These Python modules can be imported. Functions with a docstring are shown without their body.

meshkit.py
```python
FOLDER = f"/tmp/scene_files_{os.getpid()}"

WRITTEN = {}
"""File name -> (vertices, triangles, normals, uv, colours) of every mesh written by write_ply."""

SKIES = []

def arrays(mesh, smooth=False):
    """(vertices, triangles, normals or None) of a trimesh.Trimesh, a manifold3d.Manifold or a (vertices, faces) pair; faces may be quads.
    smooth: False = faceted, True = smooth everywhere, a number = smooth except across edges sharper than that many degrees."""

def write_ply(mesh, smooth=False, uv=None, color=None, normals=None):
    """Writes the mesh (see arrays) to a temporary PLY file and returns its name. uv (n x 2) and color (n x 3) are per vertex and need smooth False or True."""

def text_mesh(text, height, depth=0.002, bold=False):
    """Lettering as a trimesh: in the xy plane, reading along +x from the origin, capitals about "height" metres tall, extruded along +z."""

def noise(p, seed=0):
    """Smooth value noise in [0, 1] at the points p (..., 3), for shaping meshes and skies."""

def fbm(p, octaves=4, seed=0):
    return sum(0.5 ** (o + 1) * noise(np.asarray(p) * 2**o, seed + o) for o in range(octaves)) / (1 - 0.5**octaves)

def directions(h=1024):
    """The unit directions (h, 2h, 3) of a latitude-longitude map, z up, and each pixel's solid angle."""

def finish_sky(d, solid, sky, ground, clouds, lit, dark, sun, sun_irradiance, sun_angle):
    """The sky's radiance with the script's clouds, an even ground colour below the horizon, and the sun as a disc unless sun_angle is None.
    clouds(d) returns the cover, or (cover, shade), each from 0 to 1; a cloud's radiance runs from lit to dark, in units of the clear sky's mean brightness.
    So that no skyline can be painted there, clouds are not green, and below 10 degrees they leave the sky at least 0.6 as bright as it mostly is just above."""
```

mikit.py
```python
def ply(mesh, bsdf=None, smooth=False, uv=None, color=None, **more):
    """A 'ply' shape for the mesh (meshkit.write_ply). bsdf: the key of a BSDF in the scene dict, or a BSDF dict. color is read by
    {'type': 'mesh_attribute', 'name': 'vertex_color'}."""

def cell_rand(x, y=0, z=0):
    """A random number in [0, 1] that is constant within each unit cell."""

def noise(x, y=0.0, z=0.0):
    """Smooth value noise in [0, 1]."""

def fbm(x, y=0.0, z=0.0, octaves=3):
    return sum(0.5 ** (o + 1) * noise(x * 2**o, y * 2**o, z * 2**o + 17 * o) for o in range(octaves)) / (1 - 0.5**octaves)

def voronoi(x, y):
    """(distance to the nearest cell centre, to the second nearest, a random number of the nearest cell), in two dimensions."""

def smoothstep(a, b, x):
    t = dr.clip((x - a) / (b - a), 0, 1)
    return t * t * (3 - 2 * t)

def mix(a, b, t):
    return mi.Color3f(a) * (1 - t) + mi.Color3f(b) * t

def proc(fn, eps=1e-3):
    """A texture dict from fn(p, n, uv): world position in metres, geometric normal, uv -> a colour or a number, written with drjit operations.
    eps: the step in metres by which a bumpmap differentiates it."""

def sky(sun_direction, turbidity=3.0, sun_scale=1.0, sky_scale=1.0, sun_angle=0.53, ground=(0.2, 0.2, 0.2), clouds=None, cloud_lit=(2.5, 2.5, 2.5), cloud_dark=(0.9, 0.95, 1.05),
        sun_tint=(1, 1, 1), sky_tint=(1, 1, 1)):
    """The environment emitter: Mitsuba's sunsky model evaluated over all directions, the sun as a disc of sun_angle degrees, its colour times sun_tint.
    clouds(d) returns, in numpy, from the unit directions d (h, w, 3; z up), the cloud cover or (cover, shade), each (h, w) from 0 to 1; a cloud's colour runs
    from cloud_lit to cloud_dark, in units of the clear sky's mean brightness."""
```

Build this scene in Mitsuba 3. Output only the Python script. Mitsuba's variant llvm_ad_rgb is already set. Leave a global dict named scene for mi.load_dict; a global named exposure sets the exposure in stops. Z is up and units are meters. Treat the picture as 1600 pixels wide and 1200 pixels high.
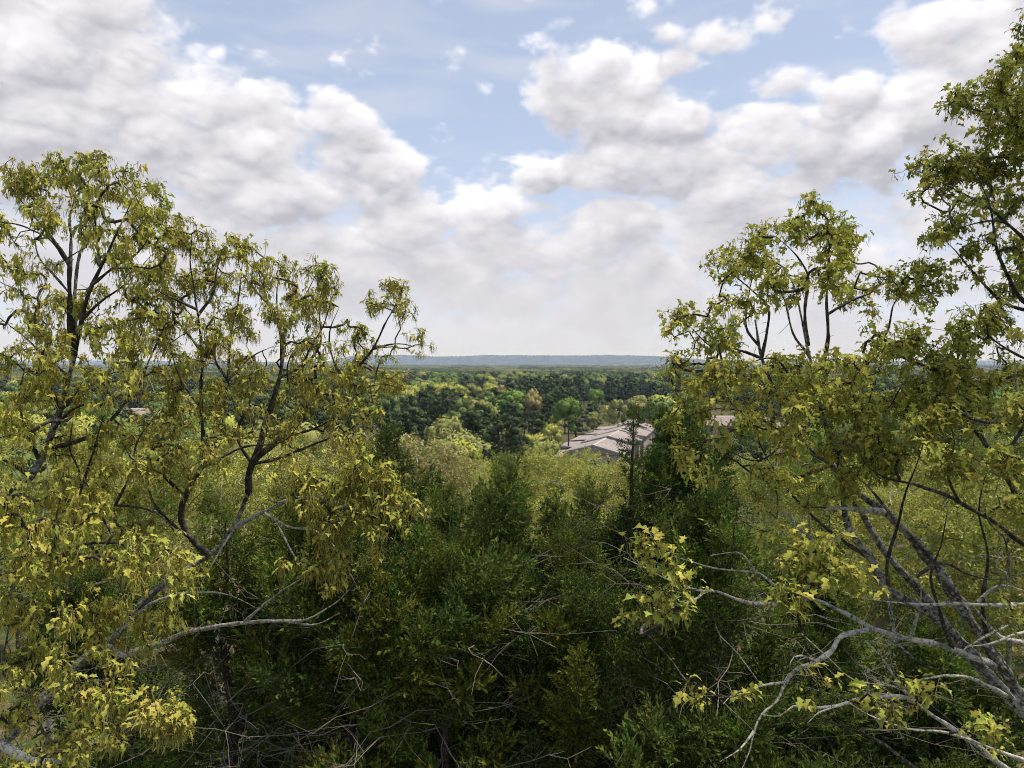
import math
import numpy as np
import trimesh
import mitsuba as mi
import drjit as dr
import mikit
import meshkit

T = mi.ScalarTransform4f
scene, labels = {}, {}
exposure = 2.35

# ------------------------------------------------------------------ camera
CAM_H, PITCH, HFOV = 9.5, math.radians(1.64), 71.0
FPX = 800.0 / math.tan(math.radians(HFOV / 2))
CAM = np.array([0.0, 0.0, CAM_H])
FWD = np.array([0.0, math.cos(PITCH), -math.sin(PITCH)])
UPV = np.array([0.0, math.sin(PITCH), math.cos(PITCH)])
RGT = np.array([1.0, 0.0, 0.0])
scene['camera'] = {'type': 'perspective', 'fov': HFOV, 'fov_axis': 'x', 'near_clip': 0.1, 'far_clip': 60000.0,
                   'to_world': T().look_at(origin=CAM.tolist(), target=(CAM + FWD).tolist(), up=[0, 0, 1]),
                   'medium': {'type': 'ref', 'id': 'air'}}


def at(px, py, depth):
    """the place that is seen at a pixel of the photograph, at a distance"""
    px, py, depth = (np.asarray(v, float)[..., None] for v in (px, py, depth))
    return CAM + depth * (FWD + (px - 800.0) / FPX * RGT + (600.0 - py) / FPX * UPV)


# ------------------------------------------------------------------ sky
# heaps of cumulus: azimuth, elevation, half width, half height (degrees), thickness
HEAPS = [(-32.4, 19.6, 8.6, 8.2, 1), (-28.3, 16.4, 5.4, 4.3, 1), (-35.2, 14.9, 6.3, 4.1, 1), (-19.9, 16.3, 5.8, 2.6, 1), (-23.9, 14.0, 7.0, 3.1, 1), (-13.6, 18.0, 3.1, 2.1, 1),
         (-11.5, 15.6, 2.8, 2.6, 1), (-10.0, 13.6, 3.0, 2.3, 0.9), (-17.2, 13.2, 5.9, 2.8, 1), (-31.8, 11.8, 8.7, 3.1, 1), (-21.7, 11.1, 3.8, 2.0, 1.1), (-5.1, 11.5, 3.1, 1.2,
         0.9), (-8.6, 11.5, 4.0, 1.8, 1), (6.8, 21.0, 5.3, 2.7, 1.1), (13.1, 21.6, 2.2, 1.1, 0.9), (3.5, 20.2, 3.1, 2.6, 1), (8.3, 18.0, 4.5, 3.1, 1), (12.0, 17.0, 3.5, 2.0, 1),
         (2.4, 14.5, 2.4, 1.4, 0.9), (6.3, 15.0, 3.6, 1.5, 0.8), (16.0, 23.3, 4.4, 1.3, 0.45), (21.2, 19.4, 2.1, 1.1, 0.5), (25.1, 18.5, 2.3, 1.8, 1), (27.9, 18.0, 2.7, 1.9, 1),
         (29.4, 21.3, 2.6, 1.8, 0.9), (32.2, 20.7, 2.6, 2.1, 0.9), (35.1, 19.7, 2.9, 6.1, 1.1), (19.5, 16.8, 4.3, 1.5, 1), (24.9, 15.1, 3.9, 3.1, 1.3), (26.9, 13.8, 1.9, 2.6,
         1.2), (21.3, 12.9, 3.8, 1.2, 1), (14.9, 14.1, 6.4, 2.6, 0.8), (31.7, 15.0, 3.5, 3.1, 0.9), (34.3, 11.1, 3.4, 3.1, 0.9), (29.9, 10.1, 3.5, 1.8, 0.8), (17.2, 11.1, 5.4,
         1.8, 0.9), (8.1, 10.2, 4.6, 1.9, 1), (14.4, 8.9, 3.0, 1.4, 1), (10.1, 6.9, 6.0, 2.0, 0.9), (2.5, 8.4, 6.1, 1.9, 0.9), (-1.8, 9.8, 3.1, 1.4, 1.1), (-5.1, 7.0, 7.1, 2.6,
         0.9), (-14.9, 8.2, 7.9, 2.6, 1), (-12.0, 4.9, 7.5, 2.0, 0.8), (0.0, 5.0, 7.7, 1.7, 0.8), (7.6, 3.8, 5.1, 1.1, 0.9), (14.9, 4.8, 5.9, 2.0, 0.8), (23.9, 6.8, 5.6, 2.6,
         0.8), (-31.9, 6.4, 6.5, 2.6, 0.9), (-28.1, 3.0, 9.0, 2.6, 0.8), (-26.0, 8.5, 5.5, 2.3, 0.9), (30.0, 5.6, 5.3, 2.6, 0.7), (-39.0, 17.0, 7.1, 10.2, 1), (39.7, 14.8, 4.7,
         11.2, 0.9)]


TURN = np.array([[0.36, 0.48, -0.8], [-0.8, 0.6, 0.0], [0.48, 0.64, 0.6]])


def billow(p, octaves, seed):
    p = p @ TURN
    out = 0
    for o in range(octaves):
        out = out + 0.5 ** (o + 1) * np.abs(2 * meshkit.noise(p, seed + o) - 1)
        p = p @ TURN * 2.1
    return out / (1 - 0.5 ** octaves)


def clouds(d):
    az = np.degrees(np.arctan2(d[..., 0], d[..., 1]))
    el = np.degrees(np.arcsin(np.clip(d[..., 2], -1, 1)))
    w = d * [1, 1, 1.7]
    warp = np.stack([meshkit.fbm(w * 7.0 + k, 3, seed=40 + k) - 0.5 for k in range(2)], -1)
    big = meshkit.fbm(w * 3.2 + [3.1, 7.7, 0], 4, seed=3)
    puff = billow(w * 13.0, 5, 5)
    fine = meshkit.fbm(w * 42.0, 4, seed=17)
    A, E = az + warp[..., 0] * 6.0, el + warp[..., 1] * 4.0
    view = np.clip((46 - np.abs(az)) / 6, 0, 1) * np.clip((34 - el) / 5, 0, 1)
    depth = (1 - view) * (1.9 * (big - 0.42)) + view * -0.75      # the same broken cover all round
    for a, e, ra, re, k in HEAPS:
        q = ((A - a) / (ra * 1.15)) ** 2 + ((E - e) / (re * 1.2)) ** 2
        depth = np.where(q < 6, np.maximum(depth, k * (1.0 - q) * 0.8), depth)
    layer = 0.22 * np.clip((15 - el) / 5, 0, 1) + 1.1 * (big - 0.5) - 0.12
    depth = np.maximum(depth, layer)
    grain = meshkit.fbm(w @ TURN * 95.0, 3, seed=23)
    depth = depth + 1.05 * (puff - 0.28) + 0.60 * (fine - 0.5) + 0.28 * (grain - 0.5)
    t = np.clip((depth + 0.04) / 0.46, 0, 1)
    cover = t * t * (3 - 2 * t)
    veil = 0.40 + 0.9 * np.clip(meshkit.fbm((w + 0.12 * warp[..., :1]) * [5, 5, 14], 5, seed=60) - 0.45, 0, 1) + 0.3 * np.exp(-((el - 2) / 9.0) ** 2)
    # light comes down through the heaps from the upper right
    tau = 0
    for k in (1, 2, 3, 4, 6):
        tau = tau + np.clip(np.roll(depth, (int(round(k * 3.5)), -int(round(k * 1.7))), axis=(0, 1)), 0, 1.2)
    shade = 1 - 1.05 * np.exp(-0.5 * tau)
    relief = sum(puff - np.roll(puff, (k, -k // 2), axis=(0, 1)) for k in (2, 4, 8)) / 3
    for a, e, ra, re, k in sorted(HEAPS, key=lambda h: h[1]):
        u, v = (A - a) / (ra * 1.1), (E - e) / (re * 1.15)
        near = u * u + v * v < 3
        u, v = u[near], v[near]
        own = k * 0.8 * (1.0 - u * u - v * v) + 1.0 * (puff[near] - 0.30) + 0.4 * (fine[near] - 0.5)
        own = np.clip((own + 0.02) / 0.30, 0, 1)
        own = own * own * (3 - 2 * own)
        own = own * np.clip(e / 13.0, 0.3, 1)
        side = np.clip(0.50 - 0.42 * (0.35 * u + 0.95 * v) - 0.55 * relief[near], 0, 1)
        shade[near] = shade[near] * (1 - 0.5 * own) + 0.5 * own * side
    shade = shade - 0.6 * relief + 0.2 * (fine - 0.5) + 0.15 * (grain - 0.5) + 0.10
    calm = np.clip(el / 13.0, 0.35, 1)
    shade = 0.66 * (1 - calm) + shade * calm
    hz = np.exp(-(np.maximum(el, 0) / 4.0) ** 2)
    shade = np.clip(shade, 0, 1) * (1 - 0.75 * hz) + 0.75 * hz * 0.72
    cover = np.maximum(cover, 0.95 * hz ** 2)
    full = veil + (1 - veil) * cover
    shade = (cover * shade + (full - cover) * 0.55) / np.maximum(full, 1e-6)
    return full, np.clip(shade, 0, 1)


scene['sky'] = mikit.sky([0.36, 0.10, 0.92], turbidity=3.0, sun_scale=0.85, sun_angle=7.0, ground=(0.06, 0.075, 0.04), clouds=clouds,
                         cloud_lit=(2.7, 2.64, 2.68), cloud_dark=(1.18, 1.17, 1.29), sky_tint=(1.0, 1.0, 1.0))

# ------------------------------------------------------------------ air
scene['air'] = {'type': 'homogeneous', 'albedo': {'type': 'rgb', 'value': [0.95, 0.95, 0.96]}, 'sigma_t': {'type': 'rgb', 'value': [4.0e-5, 5.3e-5, 9.0e-5]}}

# ------------------------------------------------------------------ materials
VC = {'type': 'mesh_attribute', 'name': 'vertex_color'}


def leaf_bsdf(trans, rough=0.55):
    return {'type': 'principledthin', 'base_color': VC, 'roughness': rough, 'diff_trans': trans, 'eta': 1.4}


scene['m_oak_leaf'] = leaf_bsdf(0.5)
scene['m_cedar_leaf'] = leaf_bsdf(0.4, 0.6)
scene['m_far_leaf'] = {'type': 'twosided', 'bsdf': {'type': 'diffuse', 'reflectance': VC}}


def bark(dark, mid, pale, amount):
    """furrowed bark with specks and crusts of grey lichen"""
    def fn(p, n, uv):
        a = mikit.fbm(p.x * 30, p.y * 30, p.z * 13, 3)
        b = mikit.noise(p.x * 120, p.y * 120, p.z * 90)
        c = mikit.fbm(p.x * 38 + 9, p.y * 38, p.z * 30, 3)
        e = mikit.noise(p.x * 5, p.y * 5, p.z * 5)
        base = mikit.mix(dark, mid, mikit.smoothstep(0.3, 0.7, a))
        k = c * 0.6 + b * 0.25 + e * 0.15
        return mikit.mix(base, pale, mikit.smoothstep(1 - amount - 0.14, 1 - amount + 0.14, k))
    return fn


def rough_bark(fn, rough=0.9):
    return {'type': 'principled', 'base_color': mikit.proc(fn), 'roughness': rough, 'specular': 0.15}


scene['m_bark_dark'] = rough_bark(bark((0.018, 0.016, 0.013), (0.045, 0.041, 0.035), (0.13, 0.135, 0.115), 0.38))
scene['m_bark_pale'] = rough_bark(bark((0.055, 0.052, 0.046), (0.17, 0.165, 0.152), (0.36, 0.375, 0.35), 0.52))
scene['m_bark_trunk'] = {'type': 'bumpmap', 'arbitrary': mikit.proc(lambda p, n, uv: mikit.noise(p.x * 45, p.y * 45, p.z * 18), 2e-3), 'scale': 0.015,
                         'bsdf': rough_bark(bark((0.02, 0.019, 0.017), (0.07, 0.067, 0.06), (0.26, 0.275, 0.255), 0.47))}
scene['m_bark_cedar'] = rough_bark(bark((0.025, 0.02, 0.016), (0.06, 0.05, 0.042), (0.16, 0.155, 0.14), 0.36), 0.95)
scene['m_twig_grey'] = {'type': 'principled', 'base_color': {'type': 'rgb', 'value': [0.17, 0.163, 0.15]}, 'roughness': 0.9, 'specular': 0.1}
scene['m_bark_far'] = {'type': 'twosided', 'bsdf': {'type': 'diffuse', 'reflectance': {'type': 'rgb', 'value': [0.09, 0.075, 0.06]}}}


def ground_fn(p, n, uv):
    a = mikit.fbm(p.x * 0.6, p.y * 0.6, 0, 3)
    b = mikit.noise(p.x * 9, p.y * 9, 3)
    c = mikit.mix((0.085, 0.07, 0.047), (0.045, 0.07, 0.022), mikit.smoothstep(0.35, 0.65, a))
    return mikit.mix(c, (0.17, 0.14, 0.095), mikit.smoothstep(0.55, 0.9, b) * 0.6)


scene['m_ground'] = {'type': 'twosided', 'bsdf': {'type': 'diffuse', 'reflectance': mikit.proc(ground_fn)}}


def shingle_fn(base):
    def fn(p, n, uv):
        return mi.Color3f(base) * (0.82 + 0.36 * mikit.noise(p.x * 1.7, p.y * 1.7, p.z * 1.7) * 0.6 + 0.2 * mikit.noise(p.x * 0.3, p.y * 0.3, 4))
    return fn


scene['m_roof_grey'] = {'type': 'twosided', 'bsdf': {'type': 'diffuse', 'reflectance': mikit.proc(shingle_fn((0.235, 0.222, 0.232)))}}
scene['m_roof_tan'] = {'type': 'twosided', 'bsdf': {'type': 'diffuse', 'reflectance': mikit.proc(shingle_fn((0.235, 0.205, 0.205)))}}
scene['m_wall_tan'] = {'type': 'twosided', 'bsdf': {'type': 'diffuse', 'reflectance': {'type': 'rgb', 'value': [0.30, 0.24, 0.165]}}}
scene['m_wall_pale'] = {'type': 'twosided', 'bsdf': {'type': 'diffuse', 'reflectance': {'type': 'rgb', 'value': [0.36, 0.345, 0.32]}}}
scene['m_trim'] = {'type': 'twosided', 'bsdf': {'type': 'diffuse', 'reflectance': {'type': 'rgb', 'value': [0.36, 0.355, 0.35]}}}
scene['m_window'] = {'type': 'twosided', 'bsdf': {'type': 'principled', 'base_color': {'type': 'rgb', 'value': [0.03, 0.035, 0.04]}, 'roughness': 0.1}}
scene['m_brick'] = {'type': 'twosided', 'bsdf': {'type': 'diffuse', 'reflectance': {'type': 'rgb', 'value': [0.28, 0.13, 0.09]}}}

# ------------------------------------------------------------------ names
USED = {}


def name_of(base):
    n = USED.get(base, 0)
    USED[base] = n + 1
    return base if n == 0 else f'{base}_{n:03d}'


def tag(key, label=None, cat=None, group=None, kind=None):
    d = {}
    for k, v in (('label', label), ('category', cat), ('group', group), ('kind', kind)):
        if v:
            d[k] = v
    labels[key] = d


def put(key, v, f, bsdf, smooth=False, color=None):
    key = name_of(key)
    scene[key] = mikit.ply((v, f), bsdf, smooth=smooth, color=color)
    return key


# ------------------------------------------------------------------ terrain
def terrain(x, y):
    x, y = np.asarray(x, float), np.asarray(y, float)
    d = np.sqrt((0.5 * x) ** 2 + np.maximum(y, -60) ** 2)
    t = np.clip((d - 9) / 140.0, 0, 1)
    z = -20.0 * (1 - (1 - t) ** 2.0)
    p = np.stack([x / 14.0, y / 14.0, 0 * x], -1)
    return z + 0.9 * (meshkit.fbm(p, 3, seed=2) - 0.5) * np.clip(d / 20, 0.2, 1)


def polar_grid(r, a, height):
    R, A = np.meshgrid(r, a, indexing='ij')
    x, y = R * np.sin(A), R * np.cos(A)
    v = np.stack([x, y, height(x, y)], -1).reshape(-1, 3)
    i, j = np.meshgrid(np.arange(len(r) - 1), np.arange(len(a) - 1), indexing='ij')
    n = len(a)
    q = np.stack([i * n + j, i * n + j + 1, (i + 1) * n + j + 1, (i + 1) * n + j], -1).reshape(-1, 4)
    f = np.vstack([q[:, [0, 2, 1]], q[:, [0, 3, 2]]])
    return v, f


v, f = polar_grid(np.concatenate([[0.01], np.geomspace(1, 14000, 150)]), np.linspace(-math.pi, math.pi, 181), terrain)
put('ground', v, f, 'm_ground', smooth=True)
tag('ground', 'wooded hillside falling away below the trees to the flat valley', kind='structure')


# far ridge
def ridge(x0, x1, y0, depth, top, seed, name, label):
    nx, ny = 160, 24
    X, S = np.meshgrid(np.linspace(x0, x1, nx), np.linspace(0, 1, ny), indexing='ij')
    u = (X - x0) / (x1 - x0)
    prof = np.interp(u, *top) + 26 * (meshkit.fbm(np.stack([X / 420.0, 0 * X, 0 * X + seed], -1), 4, seed) - 0.5)
    lump = 13.0 * meshkit.fbm(np.stack([X / 60.0, S * 20, 0 * X + seed], -1), 3, seed)
    z = -24 + (prof + 24 + lump) * np.sin(np.pi * S) ** 0.7
    Y = y0 + depth * S + 300 * np.sin(u * 5)
    v = np.stack([X, Y, z], -1).reshape(-1, 3)
    i, j = np.meshgrid(np.arange(nx - 1), np.arange(ny - 1), indexing='ij')
    q = np.stack([i * ny + j, (i + 1) * ny + j, (i + 1) * ny + j + 1, i * ny + j + 1], -1).reshape(-1, 4)
    g = 0.75 + 0.5 * meshkit.fbm(v / 70.0, 3, 4)[:, None]
    put(name, v, q, 'm_far_leaf', smooth=True, color=g * np.array([0.03, 0.045, 0.025]))
    tag(name, label, kind='structure')


ridge(-3300, 2600, 8600, 1500, ([0, .16, .2, .3, .38, .5, .62, .7, .8, .88, .95, 1], [-10, 35, 104, 110, 98, 112, 104, 116, 102, 94, 70, 0]), 3, 'hills', 'long flat topped ridge, blue with distance, on the horizon')
ridge(-9000, -1500, 9300, 1200, ([0, .3, .6, 1], [25, 40, 36, 10]), 7, 'hills_west', 'low far hills behind the left oaks')
ridge(2200, 9000, 9300, 1200, ([0, .3, .6, 1], [10, 38, 44, 25]), 9, 'hills_east', 'low far hills behind the right oaks')


FAR_R, NEAR_WOOD = 560.0, 960.0


# canopy of the far plain: one mass
def canopy_height(x, y):
    r = np.hypot(x, y)
    g = np.stack([x / 11.0, y / 11.0, 0 * x], -1)
    h = 9 + 6.5 * meshkit.fbm(np.stack([x / 160, y / 160, 0 * x], -1), 3, 8) + 6.0 * (1 - np.abs(2 * meshkit.noise(g, 5) - 1)) + 2.6 * meshkit.noise(g * 2.7, 6)
    gap = np.clip((meshkit.fbm(np.stack([x / 260, y / 420, 0 * x + 3], -1), 3, 12) - 0.34) / 0.06, 0, 1)
    roll = 9.0 * (meshkit.fbm(np.stack([x / 900, y / 900, 0 * x + 5], -1), 2, 14) - 0.5) * np.clip((r - 700) / 800, 0, 1)
    under = 10.0 * ((np.abs(np.degrees(np.arctan2(x, y))) < 15.5) & (r < NEAR_WOOD - 15))      # single trees stand here instead
    return terrain(x, y) + h * gap - 1.5 + roll - under


v, f = polar_grid(np.geomspace(FAR_R, 9500, 300), np.radians(np.linspace(-40, 40, 680)), canopy_height)
kind = meshkit.fbm(v / [120.0, 120, 1e9], 3, 21)
cellc = meshkit.noise(v / [13.0, 13.0, 1e9], 22)
k = np.clip((kind - 0.42) / 0.2 + (cellc - 0.5) * 0.8, 0, 1)[:, None]
y2 = np.clip((meshkit.noise(v / [40.0, 40.0, 1e9], 25) - 0.62) / 0.2, 0, 1)[:, None]
col = (1 - k) * np.array([0.022, 0.034, 0.018]) + k * np.array([0.06, 0.078, 0.03])
col = col * (1 - y2) + y2 * np.array([0.10, 0.105, 0.04])
col *= 0.8 + 0.4 * np.random.default_rng(1).random((len(v), 1))
put('forest', v, f, 'm_far_leaf', smooth=False, color=col)
tag('forest', 'unbroken spring woodland reaching over the plain to the horizon', 'forest', kind='stuff')


# ------------------------------------------------------------------ tubes
def tube(pts, rad, sides, cap=True):
    p = np.asarray(pts, float)
    r = np.asarray(rad, float)
    t = np.gradient(p, axis=0)
    t /= np.linalg.norm(t, axis=1, keepdims=True) + 1e-12
    ref = np.array([0.31, 0.77, 0.56]) if abs(t[:, 2]).mean() > 0.75 else np.array([0.13, 0.11, 0.98])
    a = np.cross(t, ref)
    a /= np.linalg.norm(a, axis=1, keepdims=True) + 1e-12
    b = np.cross(t, a)
    ang = np.arange(sides) * 2 * np.pi / sides
    v = p[:, None] + r[:, None, None] * (np.cos(ang)[None, :, None] * a[:, None] + np.sin(ang)[None, :, None] * b[:, None])
    n = len(p)
    i, j = np.meshgrid(np.arange(n - 1), np.arange(sides), indexing='ij')
    j2 = (j + 1) % sides
    q = np.stack([i * sides + j, i * sides + j2, (i + 1) * sides + j2, (i + 1) * sides + j], -1).reshape(-1, 4)
    f = np.vstack([q[:, [0, 1, 2]], q[:, [0, 2, 3]]])
    v = v.reshape(-1, 3)
    if cap:
        tip = len(v)
        v = np.vstack([v, p[-1] + t[-1] * r[-1]])
        last = (n - 1) * sides
        f = np.vstack([f, np.stack([last + np.arange(sides), last + (np.arange(sides) + 1) % sides, np.full(sides, tip)], 1)])
    return v, f


class Pile:
    def __init__(self):
        self.v, self.f, self.c, self.n = [], [], [], 0

    def add(self, v, f, c=None):
        self.v.append(v)
        self.f.append(np.asarray(f) + self.n)
        if c is not None:
            self.c.append(np.broadcast_to(c, v.shape))
        self.n += len(v)

    def get(self):
        return np.vstack(self.v), np.vstack(self.f)

    def colors(self):
        return np.vstack(self.c)


def catmull(P, step):
    P = np.asarray(P, float)
    Q = np.vstack([2 * P[0] - P[1], P, 2 * P[-1] - P[-2]])
    out = []
    for i in range(1, len(Q) - 2):
        p0, p1, p2, p3 = Q[i - 1:i + 3]
        m = max(1, int(np.ceil(np.linalg.norm(p2[:3] - p1[:3]) / step)))
        t = (np.arange(m) / m)[:, None]
        out.append(0.5 * (2 * p1 + (p2 - p0) * t + (2 * p0 - 5 * p1 + 4 * p2 - p3) * t ** 2 + (3 * p1 - p0 - 3 * p2 + p3) * t ** 3))
    out.append(P[-1:])
    return np.vstack(out)


# ------------------------------------------------------------------ oak sprays
def oak_leaf(rng, L, W, stations, droop, curl):
    """a lobed leaf along +x, folded at the midrib and bending down"""
    s = np.linspace(0, 1, stations)
    env = np.sin(np.pi * np.clip(s * 0.93 + 0.05, 0, 1)) ** 0.8
    lobes = np.where(np.arange(stations) % 2 == 1, 1.05, 0.34)
    w = W * env * lobes * rng.uniform(0.85, 1.15, stations)
    w[0], w[-1] = W * 0.05, W * 0.12
    bend = droop * s ** 1.4
    x = np.concatenate([[0], np.cumsum(np.cos(bend[1:]) * L / (stations - 1))])
    z = np.concatenate([[0], -np.cumsum(np.sin(bend[1:]) * L / (stations - 1))])
    fwd = 0.25 * w
    mid = np.stack([x, 0 * x, z], 1)
    le = np.stack([x + fwd, w, z + curl * w], 1)
    ri = np.stack([x + fwd, -w, z + curl * w * rng.uniform(0.6, 1.3)], 1)
    v = np.stack([le, mid, ri], 1).reshape(-1, 3)
    f = []
    for i in range(stations - 1):
        a, b = 3 * i, 3 * i + 3
        f += [[a, b, b + 1], [a, b + 1, a + 1], [a + 1, b + 1, b + 2], [a + 1, b + 2, a + 2]]
    return v, np.array(f)


def rot_zy(yaw, pitch):
    c, s = math.cos(yaw), math.sin(yaw)
    cp, sp = math.cos(pitch), math.sin(pitch)
    return np.array([[c, -s, 0], [s, c, 0], [0, 0, 1.0]]) @ np.array([[cp, 0, sp], [0, 1, 0], [-sp, 0, cp]])


def spray_template(rng, style, stations):
    """one tuft of young leaves with the catkins that hang from it: (v, f, colour)"""
    pile = Pile()
    if style == 'hang':
        nl, nc, ll, pit, wid = rng.integers(5, 9), rng.integers(5, 10), (0.04, 0.115), (-0.2, 1.2), (0.18, 0.30)
    elif style == 'bloom':
        nl, nc, ll, pit, wid = rng.integers(5, 8), rng.integers(7, 12), (0.035, 0.105), (-0.2, 1.2), (0.18, 0.30)
    else:
        nl, nc, ll, pit, wid = rng.integers(6, 9), rng.integers(3, 7), (0.035, 0.115), (-0.6, 0.9), (0.25, 0.37)
    for k in range(nl):
        L = rng.uniform(*ll)
        v, f = oak_leaf(rng, L, L * rng.uniform(*wid), stations, rng.uniform(0.3, 1.3), rng.uniform(0.1, 0.55))
        R = rot_zy(rng.uniform(0, 2 * np.pi), rng.uniform(*pit))
        roll = rng.uniform(-0.6, 0.6)
        Rx = np.array([[1, 0, 0], [0, math.cos(roll), -math.sin(roll)], [0, math.sin(roll), math.cos(roll)]])
        off = rng.normal(0, 0.028, 3) + [0, 0, 0.01]
        green = rng.random()
        c = (1 - green) * np.array([0.40, 0.385, 0.10]) + green * np.array([0.28, 0.335, 0.085])
        pile.add(v @ (R @ Rx).T + R @ [0.012, 0, 0] + off, f, c * rng.uniform(0.85, 1.15))
    for k in range(nc):
        L = rng.uniform(0.06, 0.115)
        n = 3
        s = np.linspace(0, 1, n)
        off = rng.normal(0, 0.022, 3)
        sway = rng.normal(0, 0.022, 2)
        w = 0.0034 * (1 - 0.5 * s)
        yaw = rng.uniform(0, np.pi)
        p = np.stack([off[0] + sway[0] * s, off[1] + sway[1] * s, off[2] - L * s], 1)
        side = np.array([math.cos(yaw), math.sin(yaw), 0])
        back = np.array([-math.sin(yaw), math.cos(yaw), 0])
        v = np.stack([p + side * w[:, None], p - side * w[:, None] * 0.5 + back * w[:, None] * 0.87, p - side * w[:, None] * 0.5 - back * w[:, None] * 0.87], 1).reshape(-1, 3)
        f = []
        for i in range(n - 1):
            a, b = 3 * i, 3 * i + 3
            for q in range(3):
                r = (q + 1) % 3
                f += [[a + q, a + r, b + r], [a + q, b + r, b + q]]
        brown = rng.random() ** 1.6
        pile.add(v, np.array(f), (1 - brown) * np.array([0.335, 0.325, 0.092]) + brown * np.array([0.26, 0.22, 0.075]))
    v, f = pile.get()
    return v, f, pile.colors()


_rng = np.random.default_rng(77)
SPRAYS = {s: [spray_template(_rng, s, 6) for _ in range(10)] for s in ("hang", "bloom", "open")}


def sprays(P, style, size, rng, tint, spread=0.25):
    """the tufts at the points P, as a list of (v, f, c)"""
    out = []
    for p in P:
        v, f, c = SPRAYS[style][rng.integers(len(SPRAYS[style]))]
        s = size * rng.uniform(0.65, 1.35)
        R = rot_zy(rng.uniform(0, 2 * np.pi), rng.normal(0, spread))
        t = np.array(tint) * (1 + rng.normal(0, 0.10)) * (1 + rng.normal(0, [0.05, 0.03, 0.06]))
        out.append((v @ R.T * s + p, f, np.clip(c * t, 0.005, 0.6)))
    return out


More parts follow.
